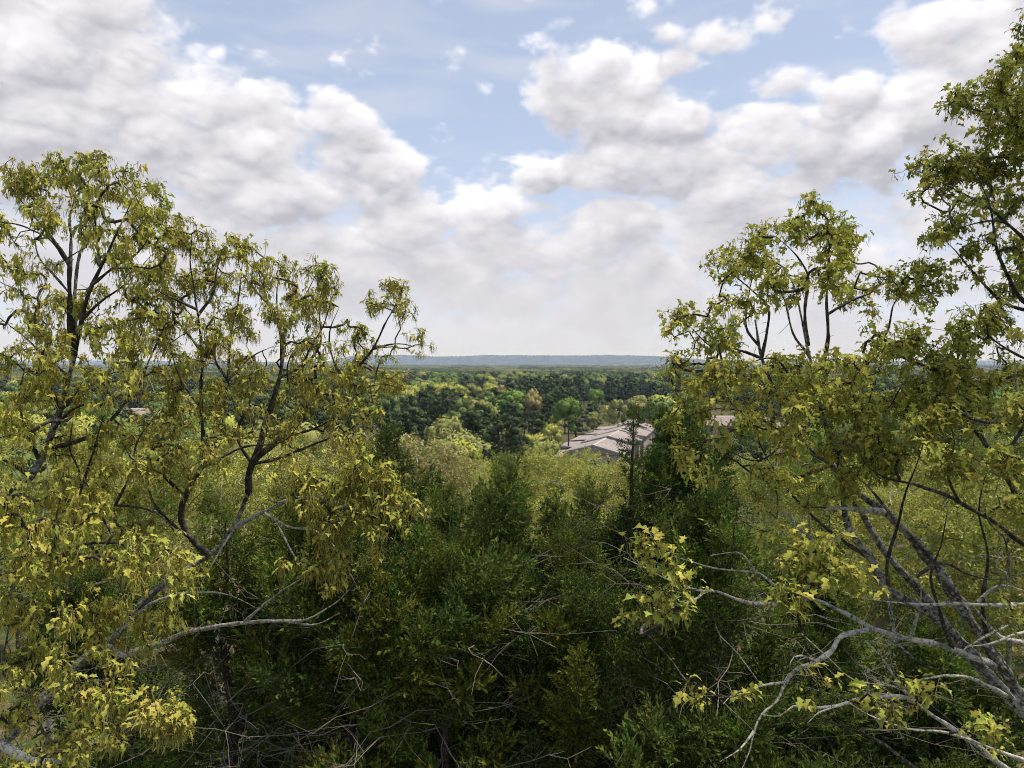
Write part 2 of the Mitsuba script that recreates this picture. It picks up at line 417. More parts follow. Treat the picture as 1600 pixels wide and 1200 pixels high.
# ------------------------------------------------------------------ oaks
class Oak:
    """limbs traced from the photograph, then twigs grown to the tufts"""

    def __init__(self, key, seed):
        self.key, self.rng = key, np.random.default_rng(seed)
        self.nodes, self.rad, self.px, self.twig_parent = np.zeros((0, 3)), np.zeros(0), np.zeros((0, 3)), []

    def limb(self, pts, y1, r0, r1, part='branch', bsdf='m_bark_dark', y0=None, wob=0.35, label=None):
        pts = [tuple(p) for p in pts]
        if y0 is None:
            d = np.hypot(self.px[:, 0] - pts[0][0], self.px[:, 1] - pts[0][1])
            k = int(np.argmin(d))
            y0 = self.px[k, 2]
            pts[0] = (self.px[k, 0], self.px[k, 1])
        n = len(pts)
        seg = np.concatenate([[0], np.cumsum(np.hypot(*np.diff(np.array([p[:2] for p in pts]), axis=0).T))])
        seg = seg / seg[-1]
        Y = np.array([p[2] if len(p) > 2 else np.nan for p in pts])
        Y[0], Y[-1] = (y0 if np.isnan(Y[0]) else Y[0]), (y1 if np.isnan(Y[-1]) else Y[-1])
        ok = ~np.isnan(Y)
        Y = np.interp(seg, seg[ok], Y[ok])
        PX = np.array([p[0] for p in pts], float)
        PY = np.array([p[1] for p in pts], float)
        R = (r0 + (0.45 * r1 - r0) * seg) * 0.74 * Y / FPX
        P = at(PX, PY, Y)
        C = catmull(np.hstack([P, R[:, None], PX[:, None], PY[:, None], Y[:, None]]), 0.07)
        q, r = C[:, :3].copy(), np.maximum(C[:, 3], 0.002)
        m = len(q)
        w = np.stack([meshkit.fbm(np.stack([np.arange(m) * 0.22, np.full(m, float(j)), np.full(m, len(self.nodes) * 0.37)], -1), 3, 9) - 0.5 for j in range(3)], -1)
        env = np.sin(np.pi * np.clip(np.arange(m) / max(m - 1, 1), 0, 1)) ** 0.5
        q += w * env[:, None] * wob * np.minimum(0.05 + 2.0 * r[:, None], 0.16)
        r = r * (1 + 0.45 * (meshkit.noise(np.stack([np.arange(m) * 0.6, np.full(m, 3.0), np.full(m, float(len(self.nodes)))], -1), 4) - 0.5))
        big = r.max() > 0.035
        v, f = tube(q, r, 14 if big else 9)
        if not big:
            cen = np.repeat(q, 9, axis=0)
            v[:-1] = cen + (v[:-1] - cen) * (1 + 0.7 * (meshkit.fbm(v[:-1] * 38, 2, 8)[:, None] - 0.5))
        if big:
            cen = np.repeat(q, 14, axis=0)
            dv = v[:-1] - cen
            g = meshkit.fbm(v[:-1] * [22, 22, 8], 3, 6)[:, None] - 0.5
            v[:-1] = cen + dv * (1 + 0.55 * g)
        key = put(f'{self.key}__{part}', v, f, bsdf, smooth=True)
        if label:
            tag(key, label)
        self.nodes = np.vstack([self.nodes, q])
        self.rad = np.concatenate([self.rad, r])
        self.px = np.vstack([self.px, C[:, 4:7]])
        return key

    def tips(self, clumps, ymid, yspread, density=11.0, near=1.2):
        out = []
        for c in clumps:
            px, py, r = c[:3]
            y = c[3] * 0.9 if len(c) > 3 else ymid + yspread * (2 * self.rng.random() - 1) - near * min(max((py - 560) / 330.0, 0), 1)
            n = max(3, int(round(1.6 * (r / density) ** 2 * (y / 6.6) ** 1.3 * (1.22 if py < 470 else 0.85 if near > 1.5 else 1.0))))
            d = self.rng.normal(0, 1, (n, 3))
            d /= np.linalg.norm(d, axis=1, keepdims=True)
            d *= self.rng.random((n, 1)) ** 0.45 * r * y / FPX
            d[:, 1] *= 1.4
            hub = d[self.rng.integers(0, max(1, n // 6), n)]          # tufts crowd on the same shoots
            d = np.where(self.rng.random((n, 1)) < 0.8, hub + self.rng.normal(0, 0.05, (n, 3)), d)
            out.append(at(px, py, y) + d)
        return np.vstack(out)

    def grow(self, tips, alpha=0.35, r_tip=0.0024, bsdf='m_bark_dark', part='twigs'):
        """joins each tip to the nearest wood by a bent twig"""
        N = len(tips)
        nodes, parent, base_r = list(self.nodes), [-1] * len(self.nodes), self.rad
        length = [0.0] * len(self.nodes)
        direction = [np.zeros(3)] * len(self.nodes)
        M0 = len(nodes)
        best = np.full(N, 1e9)
        who = np.zeros(N, int)
        for s in range(0, M0, 400):
            D = np.linalg.norm(tips[:, None] - self.nodes[None, s:s + 400], axis=2)
            k = D.argmin(1)
            b = D[np.arange(N), k]
            m = b < best
            best[m], who[m] = b[m], k[m] + s
        todo = np.ones(N, bool)
        ends = []
        for _ in range(N):
            k = int(np.argmin(np.where(todo, best, 1e9)))
            todo[k] = False
            a, p = nodes[who[k]], tips[k]
            L = np.linalg.norm(p - a)
            m = max(2, int(L / 0.07))
            t = (np.arange(1, m + 1) / m)[:, None]
            start = direction[who[k]] * L * 0.45
            sag = np.array([0, 0, 1.0]) * L * self.rng.uniform(-0.10, 0.22)
            h00, h10, h01, h11 = 2 * t**3 - 3 * t**2 + 1, t**3 - 2 * t**2 + t, -2 * t**3 + 3 * t**2, t**3 - t**2
            chord = p - a
            path = h00 * a + h10 * (start + 0.55 * chord - sag) + h01 * p + h11 * (0.8 * chord + sag)
            path[:-1] += self.rng.normal(0, 0.009, (m - 1, 3))
            last = who[k]
            first_new = len(nodes)
            for q in path:
                dq = q - nodes[last]
                nodes.append(q)
                parent.append(last)
                length.append(length[last] + np.linalg.norm(dq))
                direction.append(dq / (np.linalg.norm(dq) + 1e-9))
                last = len(nodes) - 1
            ends.append(last)
            idx = np.flatnonzero(todo)
            if len(idx):
                new = np.array(nodes[first_new:])
                cost = np.linalg.norm(tips[idx][:, None] - new[None], axis=2) + alpha * 0.1 * np.array(length[first_new:])[None]
                j = cost.argmin(1)
                c = cost[np.arange(len(idx)), j]
                better = c < best[idx]
                best[idx[better]] = c[better]
                who[idx[better]] = j[better] + first_new
        nodes = np.array(nodes)
        parent = np.array(parent)
        load = np.zeros(len(nodes))
        load[ends] += 1
        for i in range(len(nodes) - 1, M0 - 1, -1):
            load[parent[i]] += load[i]
        r = r_tip * np.maximum(load, 1) ** 0.42
        r[:M0] = base_r
        heavy = {}
        for i in range(M0, len(nodes)):
            p = parent[i]
            if p >= M0 and (p not in heavy or load[i] > load[heavy[p]]):
                heavy[p] = i
        pile = Pile()
        for i in range(M0, len(nodes)):
            p = parent[i]
            if p >= M0 and heavy.get(p) == i:
                continue
            chain = [p, i]
            while chain[-1] in heavy:
                chain.append(heavy[chain[-1]])
            rr = r[chain].copy()
            rr[0] = min(rr[0], rr[1] * 1.3)
            v, f = tube(nodes[chain], np.minimum(rr, 0.013), 3 if rr.max() < 0.006 else 5, cap=False)
            pile.add(v, f)
        if pile.n:
            key = put(f'{self.key}__{part}', *pile.get(), bsdf, smooth=True)
            tag(key, kind='stuff')
        return nodes[M0:], parent[M0:]

    def bare_tips(self, n, reach, lo=0, hi=None, low=None):
        """ends of leafless twigs round the limbs; low: only below that height"""
        N = self.nodes[lo:hi]
        if low is not None:
            N = N[N[:, 2] < low]
        k = self.rng.integers(len(N), size=n)
        d = self.rng.normal(0, 1, (n, 3))
        d /= np.linalg.norm(d, axis=1, keepdims=True)
        return N[k] + d * [1, 1, 0.8] * (reach * self.rng.uniform(0.3, 1.0, (n, 1)))

    def leaves(self, P, style, size, tint, shown=300, spread=0.25):
        lst = sprays(P, style, size, self.rng, tint, spread)
        d = np.linalg.norm(P - CAM, axis=1)
        inside = np.abs(P[:, 0] / np.maximum(P[:, 1], 1)) < 0.72
        order = np.argsort(d + 100 * ~inside)
        for k in order[:shown]:
            v, f, c = lst[k]
            put(f'{self.key}__leaf_tuft', v, f, 'm_oak_leaf', color=c)
        pile = Pile()
        for k in order[shown:]:
            pile.add(*lst[k])
        if pile.n:
            key = name_of(f'{self.key}__foliage')
            scene[key] = mikit.ply(pile.get(), 'm_oak_leaf', color=pile.colors())
            tag(key, kind='stuff')


# the western oak: a trunk leaning in from the left edge, forking into upright stems
oak = Oak(name_of('oak_tree'), 1)
OAK1 = oak.key
oak.limb([(-330, 2080), (-260, 1600), (-150, 1200), (-40, 880), (20, 768), (47, 744), (71, 700), (94, 640), (116, 557)], 7.0, 26, 9.5, 'trunk', 'm_bark_trunk', y0=7.0)
oak.limb([(116, 557), (110, 500), (108, 440), (105, 410), (74, 362), (44, 327), (17, 292)], 6.6, 7, 2.2)
oak.limb([(108, 440), (111, 375), (109, 340), (118, 300)], 7.3, 4.5, 2)
oak.limb([(116, 557), (116, 500), (118, 454), (122, 410), (136, 366), (153, 336), (160, 300)], 7.8, 5.5, 2)
oak.limb([(116, 557), (128, 500), (144, 445), (166, 401), (188, 353), (206, 314)], 6.5, 6, 2)
oak.limb([(144, 445), (175, 420), (215, 395), (245, 350)], 6.2, 3.5, 1.5)
oak.limb([(105, 410), (75, 372), (30, 352), (-20, 345)], 7.2, 3, 1.5)
oak.limb([(94, 640), (60, 600), (15, 560), (-30, 540)], 6.3, 4, 2)
oak.limb([(110, 588), (75, 560), (30, 520), (-10, 490)], 7.6, 3.5, 1.5)
oak.limb([(71, 700), (120, 690), (170, 660), (215, 600), (240, 545), (262, 500)], 6.3, 5.5, 2)
oak.limb([(47, 744), (10, 720), (-30, 700)], 6.2, 5, 2)
oak.limb([(20, 768), (70, 790), (120, 800), (180, 790), (240, 800), (275, 830)], 5.6, 6, 2)
oak.limb([(-40, 880), (20, 900), (60, 890), (109, 863), (140, 850), (190, 850), (240, 865)], 5.4, 8, 2)
oak.limb([(20, 900), (17, 960), (5, 1030), (10, 1060)], 5.3, 4, 2)
oak.limb([(109, 863), (120, 800), (135, 740), (150, 690), (165, 640)], 5.7, 4, 1.8)
oak.limb([(94, 640), (130, 610), (175, 575), (215, 500), (235, 450)], 7.6, 5, 2)
for pts, y1, r0, r1 in [
        ([(128, 500), (160, 470), (200, 440), (235, 400)], 7.0, 3.2, 1.2), ([(111, 460), (85, 430), (60, 400), (50, 350)], 7.4, 2.8, 1.2), ([(94, 640), (75, 590), (70, 540), (85, 500)], 7.2, 3.4, 1.4),
        ([(60, 720), (40, 670), (30, 620), (40, 570)], 6.2, 4, 1.5), ([(83, 670), (115, 640), (160, 630), (205, 650)], 6.0, 3.4, 1.3), ([(120, 800), (125, 750), (110, 700), (115, 650)], 5.6, 3.4, 1.3),
        ([(180, 790), (205, 740), (215, 690), (250, 640)], 5.8, 3.2, 1.2), ([(140, 850), (180, 900), (200, 960), (195, 1030)], 5.0, 3, 1.2), ([(109, 863), (105, 920), (85, 980), (95, 1050)], 4.8, 3, 1.2)]:
    oak.limb(pts, y1, r0, r1)
C1 = [(15, 270, 34), (60, 296, 46), (105, 268, 36), (150, 270, 42), (192, 284, 38), (235, 315, 34), (62, 340, 36), (130, 325, 42), (200, 340, 40), (255, 352, 30), (170, 380, 34), (225, 400, 40), (5, 420, 34),
      (45, 425, 24), (88, 425, 18), (18, 372, 16), (90, 500, 50), (40, 470, 22), (145, 470, 40), (100, 545, 62), (180, 520, 56), (228, 470, 48), (245, 420, 38), (15, 560, 48), (40, 620, 56), (120, 622, 44),
      (190, 600, 62), (30, 690, 46), (110, 705, 44), (185, 680, 55), (240, 555, 52), (60, 760, 66), (130, 770, 66), (200, 790, 56), (20, 830, 56), (90, 830, 66), (30, 900, 46), (165, 860, 50),
      (-60, 330, 60), (-60, 480, 60), (-60, 640, 70), (-60, 800, 70)]
C1N = [(40, 950, 44, 6.2), (60, 1020, 36, 6.0), (25, 1120, 36, 6.0), (150, 935, 36, 6.2), (205, 955, 34, 6.4), (285, 950, 20, 6.6), (120, 1150, 36, 6.0), (60, 1180, 30, 5.8), (210, 1000, 26, 6.5), (150, 1010, 26, 6.0), (95, 960, 24, 5.4), (10, 1068, 26, 5.3), (105, 1060, 34, 5.2), (190, 1040, 20, 5.2), (245, 860, 42, 5.5), (270, 880, 24, 5.5), (125, 1085, 26, 5.2)]
tips = np.vstack([oak.tips(C1, 6.8, 1.2, 9.0, 1.9), oak.tips(C1N, 5.4, 0.1, 7.5)])
oak.grow(np.vstack([tips, oak.bare_tips(110, 0.3), oak.bare_tips(130, 0.5, low=8.4)]))
oak.leaves(tips, 'hang', 0.80, (0.98, 0.98, 0.86))
tag(OAK1, 'oak at the left edge with an upright lichened trunk and drooping yellow green leaves', 'tree')

# the second oak: a thick stem leaning in from the lower left corner with black limbs rising from it
oak = Oak(name_of('oak_tree'), 2)
OAK2 = oak.key
oak.limb([(-420, 1900), (-260, 1480), (-90, 1235), (0, 1160), (66, 1095), (114, 1047), (184, 990), (228, 937), (280, 898), (328, 867), (363, 828), (388, 770)], 7.4, 25, 8.5, 'trunk', 'm_bark_trunk', y0=6.4)
oak.limb([(388, 770), (394, 725), (437, 686), (481, 642), (538, 594), (582, 546), (605, 500), (621, 471), (632, 440)], 6.9, 7, 1.6)
oak.limb([(394, 725), (407, 694), (416, 660), (437, 590), (440, 550), (437, 515), (420, 476), (407, 436), (394, 397)], 7.6, 7, 1.8)
oak.limb([(440, 550), (450, 506), (472, 471), (494, 427)], 7.3, 3.5, 1.5)
oak.limb([(437, 515), (432, 470), (436, 430)], 7.9, 3, 1.5)
oak.limb([(328, 867), (306, 850), (284, 815), (289, 776), (315, 732), (319, 716), (315, 637), (315, 550), (308, 484), (302, 445), (297, 410), (300, 370)], 6.6, 6.6, 1.8, y0=7.2)
oak.limb([(308, 484), (271, 467), (236, 449)], 6.2, 3.5, 1.5)
oak.limb([(315, 545), (284, 510), (262, 497), (235, 500)], 7.2, 3.5, 1.5)
oak.limb([(313, 495), (332, 458), (337, 427), (345, 390)], 6.7, 4, 1.5)
oak.limb([(319, 716), (345, 680), (350, 642), (356, 594), (359, 532), (372, 470), (380, 400)], 7.4, 4.5, 1.6)
oak.limb([(356, 594), (390, 560), (430, 540)], 7.8, 3, 1.5)
oak.limb([(481, 642), (470, 600), (480, 555), (505, 510), (520, 460)], 6.4, 4, 1.6)
oak.limb([(538, 594), (565, 605), (600, 600), (630, 610)], 6.4, 3, 1.5)
oak.limb([(582, 546), (600, 540), (625, 538), (648, 542)], 6.9, 3, 1.5)
oak.limb([(394, 725), (440, 715), (500, 690), (545, 672), (585, 640)], 6.0, 4, 1.6)
oak.limb([(289, 776), (250, 740), (210, 720), (190, 690)], 6.2, 4, 1.6)
oak.limb([(315, 732), (380, 700), (440, 690), (470, 660)], 5.9, 3.5, 1.5)
oak.limb([(363, 828), (410, 800), (455, 780), (500, 775), (545, 770), (590, 755), (615, 752)], 6.1, 5, 1.6, bsdf='m_bark_pale')
oak.limb([(410, 800), (450, 822), (490, 828), (520, 850), (535, 880)], 5.9, 3, 1.2, bsdf='m_bark_pale')
oak.limb([(500, 775), (540, 790), (580, 800), (630, 792)], 5.9, 3, 1.2, bsdf='m_bark_pale')
oak.limb([(430, 812), (450, 850), (470, 880), (500, 892), (560, 880)], 5.8, 2.4, 1, bsdf='m_bark_pale')
oak.limb([(170, 1000), (185, 1022), (240, 1010), (300, 985), (380, 973), (440, 970), (480, 968), (520, 945), (545, 922)], 5.6, 8, 1.5, bsdf='m_bark_pale', label='long pale lichened branch reaching right')
oak.limb([(380, 973), (430, 930), (470, 905), (480, 895)], 5.6, 3.6, 1.2, bsdf='m_bark_pale')
oak.limb([(440, 970), (490, 976), (530, 958)], 5.7, 2.6, 1, bsdf='m_bark_pale')
oak.limb([(0, 1160), (40, 1185), (90, 1190), (145, 1160), (193, 1140), (230, 1100)], 6.2, 9, 3, bsdf='m_bark_pale')
oak.limb([(66, 1095), (100, 1075), (150, 1085), (200, 1085), (235, 1105)], 5.1, 4, 1.4, bsdf='m_bark_pale')
oak.limb([(184, 990), (240, 940), (310, 925), (360, 930), (400, 950)], 6.6, 4, 1.2, bsdf='m_bark_pale')
oak.limb([(363, 828), (345, 860), (318, 905), (310, 925)], 7.0, 3, 1, bsdf='m_bark_pale')
for pts, y1, r0, r1 in [
        ([(481, 642), (455, 610), (450, 570), (470, 530)], 7.2, 3.2, 1.3), ([(538, 594), (520, 560), (515, 520), (530, 480)], 7.0, 3.2, 1.3), ([(315, 637), (285, 600), (270, 560), (265, 520)], 6.9, 3.2, 1.3),
        ([(356, 594), (335, 560), (335, 510), (330, 460)], 7.3, 3, 1.2), ([(394, 725), (370, 680), (390, 630), (400, 580), (385, 540)], 6.6, 4, 1.4), ([(437, 590), (475, 570), (500, 540), (500, 500), (495, 440)], 7.4, 3.4, 1.3),
        ([(300, 840), (250, 800), (230, 750), (240, 700)], 6.4, 4, 1.4), ([(437, 686), (500, 665), (555, 620), (585, 600)], 6.3, 3.2, 1.2), ([(420, 476), (395, 450), (375, 420), (370, 385)], 7.3, 2.6, 1.1)]:
    oak.limb(pts, y1, r0, r1)
C2 = [(268, 345, 22), (292, 372, 34), (318, 400, 28), (378, 374, 20), (395, 398, 28), (345, 392, 20), (330, 440, 42), (290, 440, 40), (262, 470, 44), (350, 480, 36), (405, 430, 32), (440, 412, 22), (420, 470, 36),
      (500, 415, 26), (512, 440, 28), (470, 460, 34), (440, 500, 32), (492, 490, 38), (395, 530, 34), (330, 520, 46), (280, 540, 46), (600, 460, 30), (628, 446, 18), (582, 478, 20), (618, 486, 22), (634, 470, 14),
      (650, 540, 22), (622, 548, 18), (540, 516, 28), (560, 560, 36), (500, 560, 46), (460, 550, 34), (440, 600, 46), (380, 600, 40), (320, 620, 46), (270, 640, 46), (560, 600, 40), (500, 630, 44), (600, 610, 32),
      (540, 650, 34), (440, 680, 36), (380, 660, 40), (320, 700, 40), (560, 700, 26), (530, 690, 24), (260, 700, 50), (280, 750, 40), (620, 590, 24), (230, 740, 40), (340, 560, 40), (590, 650, 22)]
C2N = [(480, 760, 24, 6.0), (492, 800, 18, 5.9), (530, 766, 22, 6.0), (560, 742, 22, 6.0), (604, 742, 24, 6.0), (570, 786, 22, 5.9), (600, 788, 18, 5.9), (638, 790, 15, 5.9), (540, 800, 20, 5.9), (512, 838, 18, 5.9),
       (590, 820, 15, 5.9), (470, 885, 12, 5.8), (530, 878, 18, 5.9), (514, 900, 12, 5.9), (566, 880, 11, 5.8), (453, 888, 9, 5.8), (250, 1118, 32, 5.1), (268, 1140, 20, 5.1), (200, 1098, 22, 5.1), (175, 1155, 16, 5.3), (620, 765, 16, 6.0)]
tips = np.vstack([oak.tips(C2, 6.9, 1.0, 9.0), oak.tips(C2N, 5.9, 0.1, 4.7)])
oak.grow(np.vstack([tips, oak.bare_tips(110, 0.3), oak.bare_tips(130, 0.5, low=8.4)]))
oak.leaves(tips, 'bloom', 0.78, (0.97, 0.96, 0.86))
tag(OAK2, 'black limbed oak leaning right, full of catkins, with one long pale bare branch', 'tree')

# the big leaning oak on the right
oak = Oak(name_of('oak_tree'), 3)
OAK3 = oak.key
oak.limb([(2050, 1900), (1850, 1460), (1690, 1220), (1600, 1095), (1540, 1005), (1495, 940), (1458, 887), (1418, 838), (1381, 800), (1340, 768), (1300, 725), (1263, 700), (1232, 650), (1215, 620), (1190, 560), (1180, 500)], 6.9, 25, 4.5, 'trunk', 'm_bark_trunk', y0=6.0)
oak.limb([(1640, 1150), (1580, 1090), (1491, 997), (1446, 932), (1397, 880), (1373, 846), (1345, 800), (1315, 765)], 6.9, 17, 9, 'stem', 'm_bark_trunk')
oak.limb([(1480, 970), (1440, 950), (1389, 923), (1361, 875), (1328, 826), (1316, 761), (1308, 712), (1290, 660), (1275, 600), (1262, 540), (1251, 489), (1240, 445), (1222, 416)], 6.1, 10, 2, 'stem', 'm_bark_trunk', wob=.5)
oak.limb([(1381, 805), (1345, 797), (1310, 793), (1288, 797)], 6.0, 9, 5, bsdf='m_bark_pale')
oak.limb([(1190, 560), (1202, 489), (1178, 457), (1145, 428), (1125, 410)], 6.9, 4, 1.6)
oak.limb([(1275, 600), (1292, 540), (1292, 470), (1294, 424), (1296, 390), (1300, 360)], 6.4, 5.5, 1.6)
oak.limb([(1262, 540), (1258, 489), (1263, 436), (1251, 408), (1231, 385), (1212, 370)], 6.5, 4.5, 1.6)
oak.limb([(1294, 424), (1316, 408), (1340, 388)], 6.3, 3, 1.4)
oak.limb([(1190, 560), (1150, 545), (1110, 540), (1080, 512)], 6.5, 3.2, 1.3)
oak.limb([(1215, 620), (1180, 600), (1130, 590), (1075, 575), (1050, 560)], 6.1, 4.5, 1.5)
oak.limb([(1292, 490), (1330, 470), (1365, 455), (1390, 425)], 6.5, 3.5, 1.4)
oak.limb([(1275, 600), (1330, 590), (1385, 520), (1400, 470), (1440, 430)], 6.8, 4.2, 1.5)
oak.limb([(1263, 700), (1235, 690), (1190, 655), (1150, 640), (1110, 640), (1075, 650)], 6.0, 4.5, 1.5)
oak.limb([(1232, 650), (1240, 610), (1210, 560), (1150, 575)], 6.3, 3.5, 1.5)
oak.limb([(1308, 712), (1340, 660), (1385, 640), (1410, 600)], 5.8, 4, 1.5)
oak.limb([(1300, 725), (1250, 745), (1200, 752), (1140, 715), (1085, 690)], 5.7, 4, 1.4)
oak.limb([(1328, 826), (1285, 850), (1240, 815), (1200, 770), (1182, 752)], 6.3, 5, 2, bsdf='m_bark_pale')
oak.limb([(1361, 875), (1310, 840), (1262, 800), (1225, 760), (1190, 700), (1180, 660)], 6.6, 4.5, 1.5)
oak.limb([(1389, 923), (1385, 880), (1400, 830), (1415, 770), (1435, 720), (1445, 680)], 5.7, 4.5, 1.6)
oak.limb([(1560, 1050), (1528, 1030), (1480, 1012), (1430, 1001), (1373, 985), (1316, 956), (1284, 940), (1263, 934), (1225, 925), (1190, 898), (1160, 893), (1113, 887), (1072, 875), (1045, 868)], 5.3, 7.4, 1.6, bsdf='m_bark_pale')
oak.limb([(1361, 983), (1316, 993), (1300, 1017), (1275, 1033), (1247, 1046), (1227, 1066), (1214, 1094), (1190, 1117), (1178, 1143), (1172, 1172), (1160, 1200)], 4.8, 6.6, 1.8, bsdf='m_bark_pale', y0=5.4, label='crooked pale dead branch drooping into the cedars')
oak.limb([(1227, 1066), (1190, 1072), (1150, 1082), (1130, 1100)], 4.8, 3.2, 1.2, bsdf='m_bark_pale')
oak.limb([(1178, 1143), (1155, 1172), (1125, 1190)], 4.7, 2.6, 1.2, bsdf='m_bark_pale')
oak.limb([(1275, 1033), (1255, 1026), (1240, 1028), (1234, 1038)], 4.9, 3.2, 1.2, bsdf='m_bark_pale')
oak.limb([(1620, 1230), (1560, 1190), (1520, 1160), (1458, 1119), (1410, 1078), (1381, 1033), (1350, 1000), (1338, 1015)], 5.2, 8, 2, bsdf='m_bark_pale', y0=5.4)
oak.limb([(1430, 1092), (1414, 1090), (1357, 1090), (1308, 1103), (1263, 1105), (1239, 1103), (1218, 1119), (1190, 1117)], 4.9, 5.5, 2, bsdf='m_bark_pale')
oak.limb([(1308, 1103), (1280, 1112), (1262, 1130)], 4.9, 2.4, 1, bsdf='m_bark_pale')
oak.limb([(1560, 1110), (1528, 1065), (1490, 1056), (1450, 1060), (1415, 1066)], 5.2, 5.5, 1.6, bsdf='m_bark_pale')
oak.limb([(1640, 950), (1600, 946), (1520, 944), (1438, 944), (1357, 936), (1320, 928)], 5.2, 6, 2, bsdf='m_bark_pale', y0=5.6)
oak.limb([(1263, 934), (1231, 942), (1178, 944), (1140, 932), (1121, 924), (1100, 924), (1070, 915), (1031, 899), (974, 871)], 4.9, 5, 1.4, bsdf='m_bark_pale')
oak.limb([(1100, 924), (1085, 938), (1050, 950), (1020, 955)], 4.9, 2.6, 1, bsdf='m_bark_pale')
oak.limb([(1178, 895), (1165, 872), (1150, 862), (1110, 868)], 5.3, 2.6, 1, bsdf='m_bark_pale')
oak.limb([(1620, 985), (1590, 990), (1550, 1005), (1508, 1010)], 5.3, 4, 1.4, bsdf='m_bark_pale', y0=5.5)
oak.limb([(1590, 1105), (1560, 1060), (1535, 1035), (1528, 1000), (1560, 985)], 5.6, 4, 1.6, bsdf='m_bark_pale')
for pts, y1, r0, r1, bk, y0 in [
        ([(1387, 924), (1391, 964), (1402, 1005), (1430, 1030)], 6.0, 6, 4, 'm_bark_trunk', None),
        ([(1511, 960), (1475, 900), (1440, 850), (1400, 812), (1365, 770), (1335, 740)], 6.6, 9, 3, 'm_bark_trunk', None),
        ([(1640, 965), (1600, 972), (1572, 980), (1520, 1005), (1490, 1030)], 5.4, 5, 2, 'm_bark_pale', 5.3),
        ([(1600, 1005), (1560, 993), (1528, 956), (1500, 930)], 5.6, 6, 2, 'm_bark_pale', 5.7),
        ([(1528, 940), (1560, 915), (1600, 923)], 5.5, 4, 2, 'm_bark_pale', 5.6),
        ([(1251, 989), (1300, 1033), (1332, 1062), (1381, 1070)], 5.0, 1.6, 1.6, 'm_bark_pale', 4.8),
        ([(1450, 1210), (1422, 1196), (1381, 1163), (1340, 1143), (1284, 1123), (1262, 1100)], 5.2, 5, 1.6, 'm_bark_dark', 5.4),
        ([(1620, 1195), (1600, 1188), (1520, 1159), (1471, 1143), (1418, 1139), (1361, 1119), (1308, 1086)], 4.8, 4, 1.2, 'm_bark_pale', 5.0),
        ([(1430, 975), (1438, 940), (1434, 907), (1425, 890)], 5.4, 3.5, 1.6, 'm_bark_pale', None),
        ([(1190, 1060), (1149, 1017), (1125, 993), (1118, 975)], 4.7, 1.6, 1, 'm_bark_pale', None),
        ([(1490, 1010), (1470, 960), (1455, 900), (1470, 850), (1480, 800)], 5.6, 4.5, 1.8, 'm_bark_dark', None),
        ([(1545, 1010), (1535, 940), (1545, 870), (1530, 800), (1540, 740)], 5.9, 5, 2, 'm_bark_dark', None),
        ([(1440, 900), (1470, 880), (1520, 900), (1570, 905), (1620, 890)], 6.0, 4, 1.8, 'm_bark_dark', None),
        ([(1316, 761), (1345, 735), (1360, 690), (1355, 640), (1370, 590)], 5.9, 4.2, 1.6, 'm_bark_dark', None),
        ([(1232, 650), (1215, 700), (1180, 720), (1130, 700), (1100, 705)], 6.2, 3, 1.2, 'm_bark_dark', None),
        ([(1180, 545), (1165, 510), (1170, 460), (1180, 420)], 7.0, 3, 1.3, 'm_bark_dark', None),
        ([(1262, 560), (1238, 520), (1226, 470), (1215, 440)], 6.8, 3.2, 1.3, 'm_bark_dark', None)]:
    oak.limb(pts, y1, r0, r1, bsdf=bk, y0=y0)
C3 = [(1270, 346, 36), (1300, 358, 34), (1330, 372, 24), (1210, 366, 28), (1180, 388, 34), (1160, 410, 28), (1240, 378, 24), (1140, 428, 22), (1112, 415, 14), (1190, 430, 28), (1290, 392, 38), (1335, 396, 22),
      (1240, 440, 26), (1210, 450, 32), (1300, 450, 40), (1330, 450, 22), (1160, 470, 28), (1138, 480, 18), (1070, 476, 18), (1085, 500, 22), (1062, 512, 18), (1110, 490, 18), (1145, 502, 18), (1095, 540, 36), (1056, 560, 26),
      (1130, 545, 28), (1352, 470, 22), (1387, 428, 20), (1370, 440, 14), (1440, 428, 34), (1410, 450, 20), (1462, 440, 28), (1430, 462, 26), (1080, 590, 42), (1120, 600, 42), (1150, 590, 36), (1200, 580, 46), (1240, 590, 40),
      (1280, 580, 40), (1320, 590, 46), (1100, 640, 32), (1064, 650, 26), (1066, 690, 22), (1200, 640, 44), (1240, 680, 42), (1290, 640, 50), (1340, 620, 46), (1330, 680, 54), (1390, 650, 54), (1400, 560, 44), (1440, 540, 36),
      (1122, 668, 24), (1152, 664, 26), (1182, 670, 24), (1212, 668, 24), (1070, 730, 22), (1085, 746, 16), (1108, 762, 9), (1180, 770, 22), (1220, 750, 34), (1270, 760, 36), (1330, 740, 40), (1200, 800, 16), (1195, 822, 12), (1225, 700, 30)]
C3N = [(1260, 866, 26, 5.2), (1290, 858, 24, 5.2), (1302, 888, 24, 5.2), (1332, 905, 20, 5.2), (1240, 922, 20, 5.0), (1252, 948, 20, 5.0), (1270, 905, 18, 5.1), (1235, 945, 12, 5.0), (1350, 905, 10, 5.2), (1000, 848, 14, 4.9), (1030, 850, 14, 4.9), (1040, 870, 12, 4.9),
       (1014, 872, 10, 4.9), (1055, 890, 14, 4.9), (1050, 928, 17, 4.9), (1020, 945, 15, 4.9), (1065, 935, 12, 4.9), (1000, 966, 9, 4.9), (1030, 962, 14, 4.9), (1055, 950, 10, 4.9), (1092, 912, 8, 4.9), (1088, 1100, 15, 4.8),
       (1420, 1060, 13, 5.0), (1436, 1084, 14, 5.0), (1402, 1112, 14, 5.0), (1282, 1072, 9, 4.9), (1562, 1150, 18, 5.1), (1545, 1140, 12, 5.1), (1380, 1100, 9, 5.0), (1160, 1085, 6, 4.8)]
